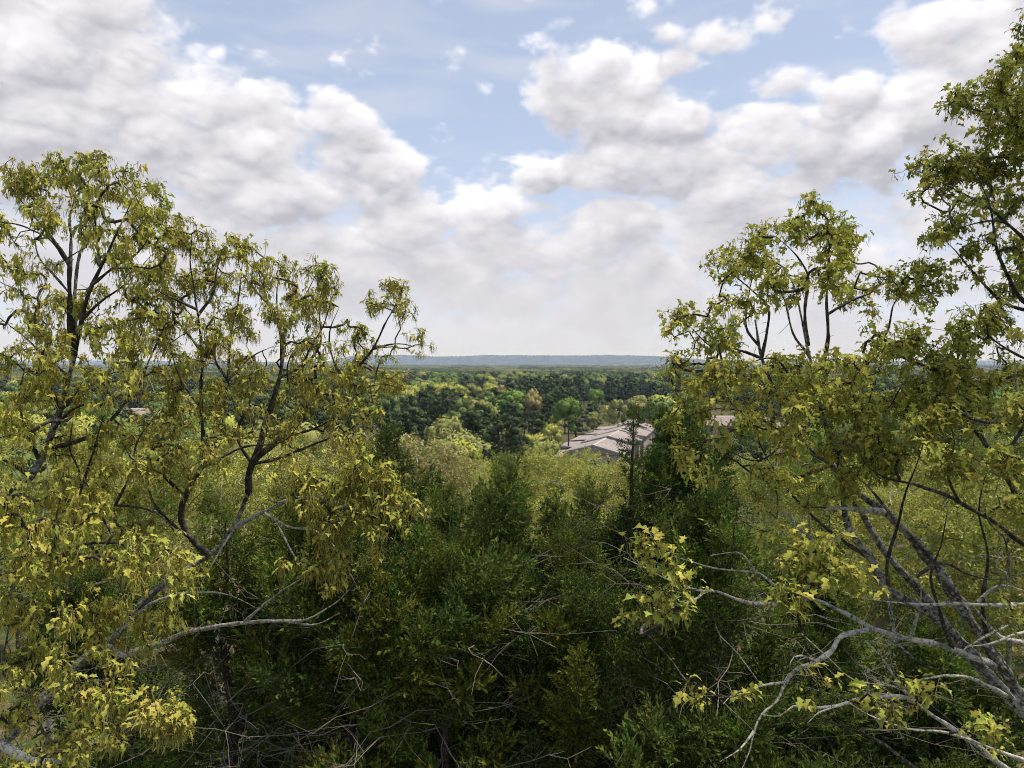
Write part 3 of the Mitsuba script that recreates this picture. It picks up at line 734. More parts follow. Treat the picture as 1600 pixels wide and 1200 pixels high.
tips = np.vstack([oak.tips(C3, 6.4, 0.9, 8.5), oak.tips(C3N, 5.0, 0.1, 6.3)])
oak.grow(np.vstack([tips, oak.bare_tips(110, 0.3), oak.bare_tips(130, 0.5, low=8.4)]))
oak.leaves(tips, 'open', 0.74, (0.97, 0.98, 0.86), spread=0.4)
tag(OAK3, 'big leaning oak on the right with pale lichened branches low over the cedars', 'tree')

# the tall oak whose trunk stands outside the right edge
oak = Oak(name_of('oak_tree'), 4)
OAK4 = oak.key
oak.limb([(2150, 2050), (1980, 1600), (1850, 1200), (1760, 900), (1720, 600), (1690, 400), (1660, 250), (1640, 90)], 6.4, 24, 4, 'trunk', 'm_bark_trunk', y0=6.4)
oak.limb([(1780, 950), (1700, 900), (1600, 850), (1560, 821), (1499, 785), (1438, 760), (1377, 744), (1349, 720), (1340, 691)], 5.6, 8.5, 2)
oak.limb([(1760, 900), (1670, 850), (1600, 800), (1576, 752), (1536, 687), (1499, 642), (1480, 600), (1475, 585), (1492, 533), (1505, 490)], 5.8, 10, 2)
oak.limb([(1670, 850), (1610, 760), (1590, 700), (1592, 640), (1585, 560)], 6.0, 9, 3, bsdf='m_bark_pale')
oak.limb([(1475, 585), (1440, 570), (1420, 562), (1385, 552)], 5.6, 4, 1.5)
oak.limb([(1499, 642), (1470, 640), (1440, 660), (1415, 690)], 5.5, 3, 1.4)
oak.limb([(1499, 785), (1480, 740), (1490, 690), (1480, 640)], 5.5, 3.5, 1.4)
oak.limb([(1690, 400), (1640, 395), (1600, 372), (1545, 325), (1500, 300), (1470, 285)], 6.2, 6, 1.8)
oak.limb([(1665, 270), (1630, 250), (1600, 215), (1550, 180), (1500, 165)], 6.6, 6, 1.8)
oak.limb([(1700, 520), (1640, 490), (1600, 470), (1576, 432), (1556, 383), (1548, 327), (1530, 280)], 5.9, 6.5, 2)
oak.limb([(1640, 490), (1580, 480), (1540, 450), (1500, 400), (1470, 370)], 6.5, 5, 1.6)
oak.limb([(1720, 600), (1660, 570), (1600, 560), (1540, 520), (1520, 480)], 6.3, 5.5, 1.6)
oak.limb([(1645, 120), (1620, 110), (1590, 120), (1560, 140)], 6.3, 3.5, 1.4)
oak.limb([(1600, 372), (1560, 345), (1500, 355), (1470, 362)], 6.0, 3, 1.3)
oak.limb([(1630, 250), (1600, 250), (1560, 245), (1500, 255)], 6.1, 3, 1.3)
C4 = [(1592, 96, 28), (1570, 140, 32), (1592, 170, 30), (1530, 150, 26), (1558, 168, 26), (1488, 165, 15), (1508, 158, 18), (1540, 192, 22), (1580, 212, 32), (1480, 246, 28), (1460, 270, 28), (1490, 280, 34), (1520, 270, 28),
      (1540, 250, 28), (1572, 262, 28), (1450, 288, 14), (1500, 310, 18), (1560, 320, 28), (1592, 312, 28), (1480, 340, 18), (1472, 364, 20), (1458, 380, 14), (1505, 360, 16), (1510, 400, 18), (1550, 372, 18), (1592, 382, 28),
      (1592, 440, 28), (1570, 460, 22), (1530, 422, 14), (1520, 500, 34), (1560, 520, 40), (1420, 600, 44), (1460, 600, 42), (1500, 560, 44), (1480, 650, 44), (1540, 620, 44), (1582, 590, 36), (1440, 690, 42), (1500, 720, 44),
      (1560, 700, 44), (1592, 640, 36), (1380, 545, 24), (1360, 700, 34), (1400, 720, 36), (1480, 600, 40), (1590, 960, 22, 5.6), (1650, 200, 70), (1660, 380, 70), (1670, 560, 70), (1590, 50, 16), (1595, 75, 18), (1410, 530, 30), (1590, 780, 30)]
tips = oak.tips(C4, 6.0, 0.8, 7.2)
oak.grow(np.vstack([tips, oak.bare_tips(110, 0.3), oak.bare_tips(130, 0.5, low=8.4)]))
oak.leaves(tips, 'open', 0.74, (0.80, 0.82, 0.74), spread=0.4)  # darker tint puts the shade of this high crown into its leaf colour
tag(OAK4, 'tall oak reaching in from the right edge, its crooked dark limbs high against the clouds', 'tree')


# ------------------------------------------------------------------ red cedars
def cedar_spray(rng):
    pile = Pile()
    L = rng.uniform(0.10, 0.17)
    n = 9
    for k in range(n):
        s = (k + 0.6) / n
        d = np.array([1.0, 0, 0]) * rng.uniform(0.7, 1.1) + rng.normal(0, 0.48, 3) * (1.15 - 0.7 * s) + [0, 0, 0.12]
        d /= np.linalg.norm(d)
        l = rng.uniform(0.035, 0.075)
        w = l * rng.uniform(0.13, 0.22)
        side = np.cross(d, rng.normal(0, 1, 3))
        side /= np.linalg.norm(side)
        o = np.array([s * L, 0, 0])
        m = o + d * l * 0.45
        v = np.array([o, m + side * w, o + d * l, m - side * w])
        v[2] += np.array([0, 0, 0.1 * l])
        shade = rng.uniform(0.75, 1.25)
        tipc = rng.random() < 0.2
        c = np.array([0.115, 0.14, 0.037]) if tipc else np.array([0.072, 0.108, 0.027])
        pile.add(v, np.array([[0, 1, 2], [0, 2, 3]]), c * shade)
    v, f = pile.get()
    return v, f, pile.colors()


_rng = np.random.default_rng(5)
CSPRAYS = [cedar_spray(_rng) for _ in range(10)]


def place_many(templates, P, D, size, tint, rng):
    """a template at each point, its +x along D"""
    V, F, C, n = [], [], [], 0
    which = rng.integers(len(templates), size=len(P))
    for t, (v, f, c) in enumerate(templates):
        m = which == t
        k = int(m.sum())
        if not k:
            continue
        x = D[m] / np.linalg.norm(D[m], axis=1, keepdims=True)
        y = np.cross(x, rng.normal(0, 1, (k, 3)))
        y /= np.linalg.norm(y, axis=1, keepdims=True)
        R = np.stack([x, y, np.cross(x, y)], -1)
        vv = np.einsum('kij,nj->kni', R, v) * size[m][:, None, None] + P[m][:, None]
        V.append(vv.reshape(-1, 3))
        F.append((f[None] + (np.arange(k) * len(v))[:, None, None]).reshape(-1, 3) + n)
        C.append(np.clip(c[None] * tint[m][:, None, :], 0.003, 0.7).reshape(-1, 3))
        n += k * len(v)
    return np.vstack(V), np.vstack(F), np.vstack(C)


def bough(rng, L, tint):
    """a feathery plume along +x, z up; returns the foliage and the axis of its twig"""
    m = 9
    s = np.linspace(0, 1, m)
    axis = np.stack([s * L * 0.97, 0.05 * L * np.sin(s * 5 + rng.uniform(0, 6)), 0.20 * L * s ** 2], 1)
    P, D = [], []
    n = int(14 * L ** 0.8) + 5
    for k in range(n):
        w = 0.16 + 0.84 * (k + rng.random()) / n
        b = np.array([np.interp(w, s, axis[:, q]) for q in range(3)])
        for _ in range(2 if L < 1 else 3):
            a = rng.uniform(0, 2 * np.pi)
            d = np.array([rng.uniform(0.35, 0.9), math.cos(a), math.sin(a) * 0.65 + 0.30])
            d /= np.linalg.norm(d)
            l = (0.30 * L * (1 - w) ** 0.7 * min(1, w * 3.2) + 0.09) * rng.uniform(0.6, 1.25)
            c = max(2, int(l / 0.062))
            t = (np.arange(c) + rng.random(c)) / c
            P.append(b + d * (t * l)[:, None] + np.array([0, 0, 1]) * (0.25 * l * t ** 2)[:, None] + rng.normal(0, 0.018, (c, 3)))
            D.append(d + [0, 0, 0.25] + rng.normal(0, 0.3, (c, 3)))
    P, D = np.vstack(P), np.vstack(D)
    N = len(P)
    tt = np.array(tint) * (0.7 + 0.6 * rng.random((N, 1))) * (1 + rng.normal(0, [0.06, 0.05, 0.08], (N, 3)))
    return place_many(CSPRAYS, P, D, rng.uniform(0.8, 1.25, N), tt, rng), axis


BOUGHS = {}
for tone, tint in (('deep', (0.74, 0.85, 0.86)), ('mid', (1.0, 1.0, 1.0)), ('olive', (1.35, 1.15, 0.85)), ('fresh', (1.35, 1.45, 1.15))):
    for size in (0.8, 1.7):
        for q in range(3):
            (v, f, c), axis = bough(_rng, size, tint)
            g = f'group_bough_{tone}_{"long" if size > 1 else "short"}_{q}'
            scene[g] = {'type': 'shapegroup', 'foliage': mikit.ply((v, f), 'm_cedar_leaf', color=c)}
            BOUGHS.setdefault((tone, size), []).append((g, axis))
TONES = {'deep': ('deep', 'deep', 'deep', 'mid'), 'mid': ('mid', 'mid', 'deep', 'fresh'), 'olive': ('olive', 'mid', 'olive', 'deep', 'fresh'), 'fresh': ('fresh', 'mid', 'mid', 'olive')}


def cedar(px, py, depth, width, seed, label, lean=(0, 0), tone='mid', n_branch=105, base_clear=0.1, gap=0.0):
    rng = np.random.default_rng(seed)
    key = name_of('cedar_tree')
    top = at(px, py, depth)
    z0 = float(terrain(top[0] - lean[0], top[1] - lean[1])) - 0.1
    H = top[2] - z0
    n = 40
    t = np.linspace(0, 1, n)
    wob = np.stack([meshkit.fbm(np.stack([t * 5, 0 * t + j, 0 * t + seed], -1), 3, 31) - 0.5 for j in range(2)], -1) * 0.5
    axis = np.stack([top[0] - lean[0] * (1 - t) + wob[:, 0] * np.sin(np.pi * t), top[1] - lean[1] * (1 - t) + wob[:, 1] * np.sin(np.pi * t), z0 + H * t], 1)
    put(f'{key}__trunk', *tube(axis, 0.12 * (1 - t) ** 0.8 * H / 8 + 0.008, 9), 'm_bark_cedar', smooth=True)
    wood, dead = Pile(), Pile()
    number = 0

    def hang(o, a, e, L):
        nonlocal number
        size = 0.8 if L < 1.15 else 1.7
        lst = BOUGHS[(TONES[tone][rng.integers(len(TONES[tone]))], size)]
        g, ax = lst[rng.integers(len(lst))]
        x = np.array([math.cos(a) * math.cos(e), math.sin(a) * math.cos(e), math.sin(e)])
        y = np.array([-math.sin(a), math.cos(a), 0.0])
        z = np.cross(x, y)
        r = rng.uniform(-0.6, 0.6)
        y, z = y * math.cos(r) + z * math.sin(r), z * math.cos(r) - y * math.sin(r)
        M = np.eye(4)
        M[:3, :3] = np.stack([x, y, z], 1) * (L / size)
        M[:3, 3] = o
        number += 1
        scene[f'{key}__foliage__{number:03d}'] = {'type': 'instance', 'group': {'type': 'ref', 'id': g}, 'to_world': T(M)}
        path = ax @ M[:3, :3].T + o
        wood.add(*tube(path, np.linspace(0.004 + 0.010 * L / 1.5, 0.002, len(path)), 4, cap=False))
        return path

    for i in range(n_branch):
        u = base_clear + (1 - base_clear) * ((i + rng.random()) / n_branch) ** 0.9
        o = np.array([np.interp(u, t, axis[:, k]) for k in range(3)])
        prof = (np.clip((1 - u) * 3.4, 0, 1) ** 0.5) * (0.55 + 0.45 * np.sin(np.pi * np.clip(u + 0.25, 0, 1)))
        a = i * 2.4 + rng.normal(0, 0.4)
        lump = float(meshkit.noise(np.array([math.cos(a) * 1.1 + seed, math.sin(a) * 1.1, u * 6.0]), 5))
        L = width * max(prof, 0.14) * rng.uniform(0.75, 1.2) * (0.30 + 1.35 * lump)
        L = max(L, 0.32)
        e = rng.uniform(0.1, 0.75) + 0.3 * u
        bare = rng.random() < gap * (1.0 - u)
        if not bare:
            path = hang(o, a, e, L)
            if L > 0.9:
                for q in range(int(rng.integers(0, 3))):
                    hang(path[int(rng.integers(3, 7))], a + rng.normal(0, 0.75), e + rng.normal(0.15, 0.3), L * rng.uniform(0.4, 0.65))
        for _rep in range(int(rng.integers(0, 3)) + (1 if bare else 0) if u < 0.85 else 0):
            m = 7
            a2 = a + rng.normal(0, 0.8)
            d1 = np.array([math.cos(a2), math.sin(a2), rng.uniform(-0.25, 0.5)])
            l = rng.uniform(0.6, 1.0) * width
            pp = o + d1 * (np.linspace(0, 1, m) * l)[:, None]
            pp[1:] += np.cumsum(rng.normal(0, 0.085, (m - 1, 3)), 0)
            dead.add(*tube(pp, np.linspace(0.008, 0.0025, m), 4, cap=False))
            for _ in range(6):
                b = pp[rng.integers(2, m)]
                d2 = d1 * 0.8 + rng.normal(0, 0.6, 3)
                k = rng.uniform(0.15, 0.5)
                dead.add(*tube(np.array([b, b + d2 * k * 0.5 + rng.normal(0, 0.02, 3), b + d2 * k]), [0.0038, 0.0028, 0.0018], 3, cap=False))
    tag(put(f'{key}__branches', *wood.get(), 'm_bark_cedar', smooth=True), kind='stuff')
    if dead.n:
        tag(put(f'{key}__dead_twigs', *dead.get(), 'm_twig_grey', smooth=True), kind='stuff')
    tag(f'{key}__foliage', kind='stuff')
    tag(key, label, 'tree')


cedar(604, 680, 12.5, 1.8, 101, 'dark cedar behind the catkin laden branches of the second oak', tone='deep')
cedar(797, 738, 11.0, 2.0, 102, 'cedar in the middle whose top leans right in front of the yellow trees', lean=(0.9, 0.3), tone='mid', n_branch=80, gap=0.5)
cedar(926, 768, 12.5, 1.8, 103, 'short cedar between the leaning middle cedar and the tall dark one', tone='mid', n_branch=80, gap=0.5)
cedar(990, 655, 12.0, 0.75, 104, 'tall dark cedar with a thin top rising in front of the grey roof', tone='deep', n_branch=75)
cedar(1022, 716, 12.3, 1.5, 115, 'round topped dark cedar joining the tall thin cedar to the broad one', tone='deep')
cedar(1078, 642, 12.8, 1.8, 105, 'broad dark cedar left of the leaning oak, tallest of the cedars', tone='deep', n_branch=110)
cedar(548, 810, 9.6, 2.2, 106, 'olive cedar with a straight black trunk at the bottom of the view', tone='olive', gap=1.2, base_clear=0.25, n_branch=66)
cedar(352, 815, 9.8, 2.0, 107, 'cedar behind the leaning oak stem, its black trunk bare low down', tone='olive', gap=1.2, base_clear=0.25, n_branch=62)
cedar(1118, 780, 9.4, 1.9, 108, 'shaded cedar under the crooked pale branches', tone='mid', gap=0.8, n_branch=90)
cedar(905, 838, 10.4, 2.0, 109, 'low green cedar in the centre with a forked dead twig', tone='fresh', gap=0.8, n_branch=82)
cedar(700, 850, 9.6, 1.9, 110, 'cedar whose thin crown shows grey dead twigs in the centre', tone='olive', gap=1.1, n_branch=68)
cedar(1290, 860, 10.5, 2.0, 111, 'cedar in deep shade behind the lichened branches', tone='mid', gap=0.3)
cedar(150, 900, 10.5, 2.0, 112, 'green cedar low behind the left oak', tone='mid', gap=0.3)
cedar(1460, 980, 11.0, 1.9, 113, 'cedar low behind the trunks of the big leaning oak', tone='mid', gap=0.3)
cedar(700, 772, 12.2, 1.7, 116, 'ragged cedar just left of the leaning middle cedar', lean=(0.3, 0.2), tone='mid', n_branch=80, gap=0.4)
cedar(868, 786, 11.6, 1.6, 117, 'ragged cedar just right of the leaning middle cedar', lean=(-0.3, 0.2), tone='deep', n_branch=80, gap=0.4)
cedar(455, 775, 13.5, 2.0, 114, 'green cedar behind the long bare pale branch of the second oak', tone='mid', n_branch=90)
# ------------------------------------------------------------------ spring trees on the slope behind the cedars
def leaf_tuft(rng, r, n, size, cols):
    pile = Pile()
    for _ in range(n):
        d = rng.normal(0, 1, 3)
        d /= np.linalg.norm(d)
        o = d * r * rng.random() ** 0.5
        a = rng.normal(0, 1, 3) + [0, 0, -0.5]
        a /= np.linalg.norm(a)
        b = np.cross(a, rng.normal(0, 1, 3))
        b /= np.linalg.norm(b)
        L = size * rng.uniform(0.6, 1.3)
        w = L * rng.uniform(0.22, 0.38)
        nrm = np.cross(a, b)
        v = np.array([o, o + a * L * 0.5 + b * w + nrm * w * 0.35, o + a * L, o + a * L * 0.5 - b * w + nrm * w * 0.35])
        g = rng.random()
        pile.add(v, np.array([[0, 1, 2], [0, 2, 3]]), ((1 - g) * np.array(cols[0]) + g * np.array(cols[1])) * rng.uniform(0.85, 1.15))
    v, f = pile.get()
    return v, f, pile.colors()


_rng = np.random.default_rng(15)
YELLOW, TAN, GREEN = ((0.36, 0.365, 0.10), (0.29, 0.335, 0.088)), ((0.28, 0.25, 0.11), (0.26, 0.265, 0.09)), ((0.13, 0.19, 0.045), (0.20, 0.245, 0.06))
TUFTS = {k: [leaf_tuft(_rng, 0.17, 15, 0.10, c) for _ in range(6)] for k, c in (('yellow', YELLOW), ('tan', TAN), ('green', GREEN))}


def clump(rng, kind):
    """a loose ball of tufts, radius one metre"""
    n = 46
    d = rng.normal(0, 1, (n, 3))
    d /= np.linalg.norm(d, axis=1, keepdims=True)
    P = d * rng.random((n, 1)) ** 0.42 * [1, 1, 0.85]
    tt = np.ones((n, 3)) * rng.uniform(0.8, 1.2, (n, 1)) * (1 + rng.normal(0, [0.06, 0.04, 0.08], (n, 3)))
    return place_many(TUFTS[kind], P, rng.normal(0, 1, (n, 3)), rng.uniform(0.8, 1.3, n), tt, rng)


CLUMPS = {}
for kind in TUFTS:
    for q in range(5):
        v, f, c = clump(_rng, kind)
        CLUMPS.setdefault(kind, []).append(f'group_clump_{kind}_{q}')
        scene[CLUMPS[kind][-1]] = {'type': 'shapegroup', 'leaves': mikit.ply((v, f), 'm_oak_leaf', color=c)}


def hang_clump(key, number, kind, p, r, rng):
    scene[f'{key}__{number:03d}'] = {'type': 'instance', 'group': {'type': 'ref', 'id': CLUMPS[kind][int(rng.integers(5))]},
                                     'to_world': T().translate([float(x) for x in p]).rotate([0, 0, 1], float(rng.uniform(0, 360))).rotate([1, 0, 0], float(rng.uniform(-35, 35))).scale(float(r))}


def slope_tree(px, py, depth, width, kind, label, seed, n_tips=420, crown=0.62, per=2, bsdf='m_bark_pale', lean=0.0):
    oak = Oak(name_of('spring_tree'), seed)
    rng = oak.rng
    top = at(px, py, depth)
    base = np.array([top[0] + lean, top[1], 0.0])
    base[2] = float(terrain(base[0], base[1])) - 0.1
    H = top[2] - base[2]
    m = 14
    t = np.linspace(0, 1, m)
    ax = base + (top - base) * (t * 0.9)[:, None]
    ax[1:-1, :2] += np.cumsum(rng.normal(0, 0.035, (m - 2, 2)), 0)
    C = catmull(ax, 0.25)
    s = np.linspace(0, 1, len(C))
    rad = 0.11 * H / 11 * (1 - s) ** 0.8 + 0.012
    put(f'{oak.key}__trunk', *tube(C, rad, 8), bsdf, smooth=True)
    keep = s > 0.3
    oak.nodes, oak.rad = C[keep], rad[keep]
    # clumps of the crown
    tips = []
    n_c = int(21 * per)
    for i in range(n_c):
        d = rng.normal(0, 1, 3)
        d /= np.linalg.norm(d)
        d[2] = d[2] * 0.85 + 0.3
        d /= np.linalg.norm(d)
        c = top - np.array([0, 0, H * crown * 0.37]) + d * np.array([width, width, H * crown * 0.42]) * 0.78 * rng.uniform(0.6, 1.0)
        r = rng.uniform(0.42, 0.8) * (0.6 + depth / 60)
        hang_clump(f'{oak.key}__crown', i + 1, kind if rng.random() < 0.9 else ('yellow', 'tan', 'green')[int(rng.integers(3))], c, r, rng)
        q = rng.normal(0, 1, (6, 3))
        tips.append(c + q / np.linalg.norm(q, axis=1, keepdims=True) * rng.random((6, 1)) ** 0.4 * r * 0.95)
    oak.grow(np.vstack(tips), r_tip=0.0035, bsdf=bsdf, part='branches')
    tag(f'{oak.key}__crown', kind='stuff')
    tag(oak.key, label, 'tree')


SLOPE = [
    (655, 628, 17, 1.9, 'tan', 'sparse tan tree with bare grey twigs right of the catkin laden oak', 300, 1),
    (738, 698, 21, 2.4, 'yellow', 'yellow green tree left of the top of the leaning middle cedar', 420, 2),
    (848, 696, 27, 2.8, 'yellow', 'bright yellow green tree under the near end of the grey roofs', 520, 2),
    (912, 696, 31, 2.8, 'yellow', 'yellow green treetop touching the nearest grey gable', 420, 3),
    (956, 699, 27, 2.4, 'yellow', 'yellow spring tree left of the tall thin cedar top', 380, 3),
    (788, 708, 33, 2.6, 'green', 'light green tree behind the leaning middle cedar', 420, 2),
    (688, 690, 26, 2.2, 'tan', 'tan spring tree with pale twigs left of the yellow green trees', 330, 1),
    (880, 760, 19, 2.0, 'yellow', 'yellow leaved tree in the dip between the middle cedars', 420, 2),
    (700, 760, 17, 1.7, 'tan', 'thin tan tree behind the leaning middle cedar', 260, 1),
    (338, 655, 23, 3.2, 'green', 'green spring tree seen through the limbs of the second oak', 420, 2),
    (205, 650, 27, 3.6, 'yellow', 'yellow green tree seen between the two left oaks', 420, 2),
    (70, 650, 26, 3.6, 'yellow', 'yellow green tree behind the upright trunk at the left edge', 420, 2),
    (450, 665, 21, 2.6, 'yellow', 'yellow green tree behind the right limb of the second oak', 420, 2),
    (540, 650, 22, 2.4, 'tan', 'tan tree behind the lowest catkins of the second oak', 330, 1),
    (130, 760, 17, 2.4, 'green', 'low green tree behind the leaves of the left oak', 380, 2),
    (330, 760, 16, 2.0, 'tan', 'low tan tree behind the black limbs of the second oak', 330, 1),
    (1490, 690, 13.5, 2.6, 'yellow', 'yellow green tree filling the gap behind the two right oaks', 620, 2),
    (1575, 740, 13, 2.2, 'yellow', 'yellow green tree at the right edge behind the crossing limbs', 520, 2),
    (1395, 690, 19, 3.0, 'yellow', 'yellow tree seen through the stems of the leaning oak', 420, 2),
    (1270, 690, 21, 2.6, 'green', 'green tree behind the upper trunk of the leaning oak', 380, 2),
    (1165, 700, 25, 2.6, 'yellow', 'yellow green tree below the tan house', 380, 2),
    (1590, 640, 24, 3.4, 'green', 'green tree far behind the right edge limbs', 380, 2),
    (1450, 830, 14.5, 2.2, 'green', 'green sapling crown low behind the leaning oak', 420, 2),
]
for i, (px, py, y, w, kind, label, n, per) in enumerate(SLOPE):
    slope_tree(px, py, y, w, kind, label, 500 + i, n, per=per)

# ------------------------------------------------------------------ undergrowth on the hillside
_rng = np.random.default_rng(41)
SHRUBS = [(60, 11.5, 2.2), (190, 13.5, 2.6), (300, 13.0, 2.4), (410, 12.5, 2.8), (470, 15.0, 3.2), (600, 12.0, 2.3), (640, 15.5, 3.6), (740, 13.5, 2.8), (800, 16.5, 3.8), (850, 13.0, 2.4), (960, 14.5, 3.0), (1040, 13.5, 2.6),
          (1200, 14.0, 2.6), (1330, 13.0, 2.2), (1410, 15.5, 2.8), (1500, 17.0, 2.0), (250, 17.0, 3.8), (540, 18.0, 4.2), (1110, 17.5, 4.0), (1290, 17.0, 3.6), (720, 10.6, 1.7), (580, 11.0, 1.8)]
SHRUB_AT = ['at the bottom left corner under the oak', 'beneath the low green cedar behind the left oak', 'left of the bare black cedar trunk', 'right of the bare black cedar trunk', 'between the two black trunked cedars, further off',
            'right of the straight black trunk', 'behind the straight black trunk, further downhill', 'below the thin crowned cedar', 'behind the dead twigs in the centre', 'at the foot of the low green cedar in the centre',
            'between the low green cedar and the shaded cedar', 'at the left foot of the shaded cedar', 'right of the shaded cedar under the crooked branch', 'below the crooked pale branches', 'behind the trunks of the leaning oak',
            'at the bottom right beside bare ground', 'behind the cedar low at the left', 'downhill behind the olive cedar', 'downhill behind the shaded cedar', 'downhill behind the lichened branches', 'in front of the thin crowned cedar',
            'in front of the olive cedar']
for i, (px, y, h) in enumerate(SHRUBS):
    key = name_of('shrub')
    x = (px - 800) / FPX * y
    z0 = float(terrain(x, y))
    base = np.array([x, y, z0])
    stems = Pile()
    kind = ('green', 'yellow', 'green')[i % 3]
    for q in range(9):
        a = _rng.uniform(0, 2 * np.pi)
        out = _rng.uniform(0.15, 0.5) * h
        end = base + np.array([math.cos(a) * out, math.sin(a) * out, h * _rng.uniform(0.55, 1.0)])
        mid = (base + end) / 2 + _rng.normal(0, 0.12, 3)
        path = catmull(np.array([base, mid, end]), 0.2)
        stems.add(*tube(path, np.linspace(0.014, 0.004, len(path)), 4, cap=False))
        hang_clump(f'{key}__foliage', 2 * q + 1, kind, end - [0, 0, 0.15], _rng.uniform(0.35, 0.6), _rng)
        hang_clump(f'{key}__foliage', 2 * q + 2, kind, mid + _rng.normal(0, 0.2, 3), _rng.uniform(0.3, 0.5), _rng)
    tag(put(f'{key}__stems', *stems.get(), 'm_bark_pale', smooth=True), kind='stuff')
    tag(f'{key}__foliage', kind='stuff')
    tag(key, f"{'tall' if h > 3 else 'low'} {'yellow green' if i % 3 == 1 else 'green'} shrub {SHRUB_AT[i]}", 'shrub', 'undergrowth shrubs beneath the cedars')


# ------------------------------------------------------------------ valley trees
def jitter_sphere(rng, n, up=0.25):
    d = rng.normal(0, 1, (n, 3))
    d /= np.linalg.norm(d, axis=1, keepdims=True)
    d[:, 2] += up
    return d / np.linalg.norm(d, axis=1, keepdims=True)


def leaf_quads(o, nrm, size, rng):
    k = len(o)
    n = nrm + rng.normal(0, 0.45, (k, 3))
    n /= np.linalg.norm(n, axis=1, keepdims=True)
    a = np.cross(n, rng.normal(0, 1, (k, 3)))
    a /= np.linalg.norm(a, axis=1, keepdims=True)
    b = np.cross(n, a)
    s = size * rng.uniform(0.6, 1.35, (k, 1))
    v = np.stack([o - a * s, o + b * s * 0.6 + n * s * 0.25, o + a * s, o - b * s * 0.6 + n * s * 0.25], 1).reshape(-1, 3)
    i = np.arange(k)[:, None] * 4
    return v, np.vstack([i + [0, 1, 2], i + [0, 2, 3]])


ICO = trimesh.creation.icosphere(subdivisions=1)


def leafy_crown(rng, col, col2, H=19.0, R=5.0, gaps=0.0, lobes=20, per=46):
    pile, normals = Pile(), []
    c0 = np.array([0, 0, H - R * 1.25])
    dirs = jitter_sphere(rng, lobes, 0.3)
    for i in range(lobes):
        c = c0 + dirs[i] * np.array([R, R, R * 1.2]) * rng.uniform(0.55, 0.78)
        r = R * rng.uniform(0.26, 0.44)
        g = rng.random()
        cc = ((1 - g) * np.array(col) + g * np.array(col2))
        d = jitter_sphere(rng, per, 0.35)
        lump = rng.uniform(0.85, 1.15, (per, 1))
        v, f = leaf_quads(c + d * r * lump * [1, 1, 0.85], d, 0.42, rng)
        pile.add(v, f, np.repeat(cc * rng.uniform(0.75, 1.25, (per, 1)), 4, axis=0))
        normals.append(np.repeat(d + rng.normal(0, 0.22, d.shape), 4, axis=0))
        if gaps == 0:
            pile.add(ICO.vertices * r * 0.86 * [1, 1, 0.8] * rng.uniform(0.92, 1.08, (len(ICO.vertices), 1)) + c, ICO.faces, cc)
            normals.append(ICO.vertices)
    v, f = pile.get()
    n = np.vstack(normals)
    return v, f, pile.colors(), n / np.linalg.norm(n, axis=1, keepdims=True)


def pine_crown(rng, col, col2, H=20.0, R=3.6):
    pile, normals = Pile(), []
    for i in range(34):
        u = (i + rng.random()) / 34
        z = H * (0.38 + 0.6 * u)
        rr = R * min(1, 1.25 * (1 - u) ** 0.42) * rng.uniform(0.3, 1.0)
        a = i * 2.4 + rng.normal(0, 0.5)
        c = np.array([math.cos(a) * rr, math.sin(a) * rr, z])
        r = rng.uniform(0.85, 1.6) * (1.1 - 0.3 * u)
        g = rng.random()
        cc = ((1 - g) * np.array(col) + g * np.array(col2))
        per = 34
        d = jitter_sphere(rng, per, 0.4)
        v, f = leaf_quads(c + d * r * [1, 1, 0.7] * rng.uniform(0.8, 1.2, (per, 1)), d, 0.36, rng)
        pile.add(v, f, np.repeat(cc * rng.uniform(0.8, 1.2, (per, 1)), 4, axis=0))
        normals.append(np.repeat(d + rng.normal(0, 0.18, d.shape), 4, axis=0))
        pile.add(ICO.vertices * r * 0.75 * [1, 1, 0.6] + c, ICO.faces, cc)
        normals.append(ICO.vertices)
    v, f = pile.get()
    n = np.vstack(normals)
    return v, f, pile.colors(), n / np.linalg.norm(n, axis=1, keepdims=True)


_rng = np.random.default_rng(61)
PROTO = {}


def proto(name, crown, H):
    v, f, c, nrm = crown
    trunk = tube(np.array([[0, 0, -1.0], [0.1, 0.05, H * 0.35], [-0.05, 0.1, H * 0.75]]), [0.34, 0.26, 0.12], 6)
    scene[f'group_{name}'] = {'type': 'shapegroup', 'trunk': mikit.ply(trunk, 'm_bark_far', smooth=True), 'crown': {'type': 'ply', 'filename': meshkit.write_ply((v, f), False, None, c, normals=nrm), 'face_normals': False, 'bsdf': {'type': 'ref', 'id': 'm_far_leaf'}}}
    PROTO[name] = H


for s in range(2):
    proto(f'bright{s}', leafy_crown(_rng, (0.256, 0.301, 0.064), (0.320, 0.333, 0.090)), 19)
    proto(f'green{s}', leafy_crown(_rng, (0.096, 0.173, 0.038), (0.128, 0.205, 0.051)), 19)
    proto(f'olive{s}', leafy_crown(_rng, (0.179, 0.211, 0.070), (0.218, 0.237, 0.090)), 19)
    proto(f'dull{s}', leafy_crown(_rng, (0.096, 0.147, 0.051), (0.141, 0.186, 0.070)), 19)
    proto(f'pine{s}', pine_crown(_rng, (0.061, 0.093, 0.040), (0.088, 0.124, 0.051)), 20)
    proto(f'dark_pine{s}', pine_crown(_rng, (0.048, 0.071, 0.037), (0.069, 0.093, 0.043), R=4.2), 20)
proto('tan0', leafy_crown(_rng, (0.243, 0.211, 0.096), (0.256, 0.237, 0.102), lobes=22), 19)

TREES = []          # placed so far: x, y, radius


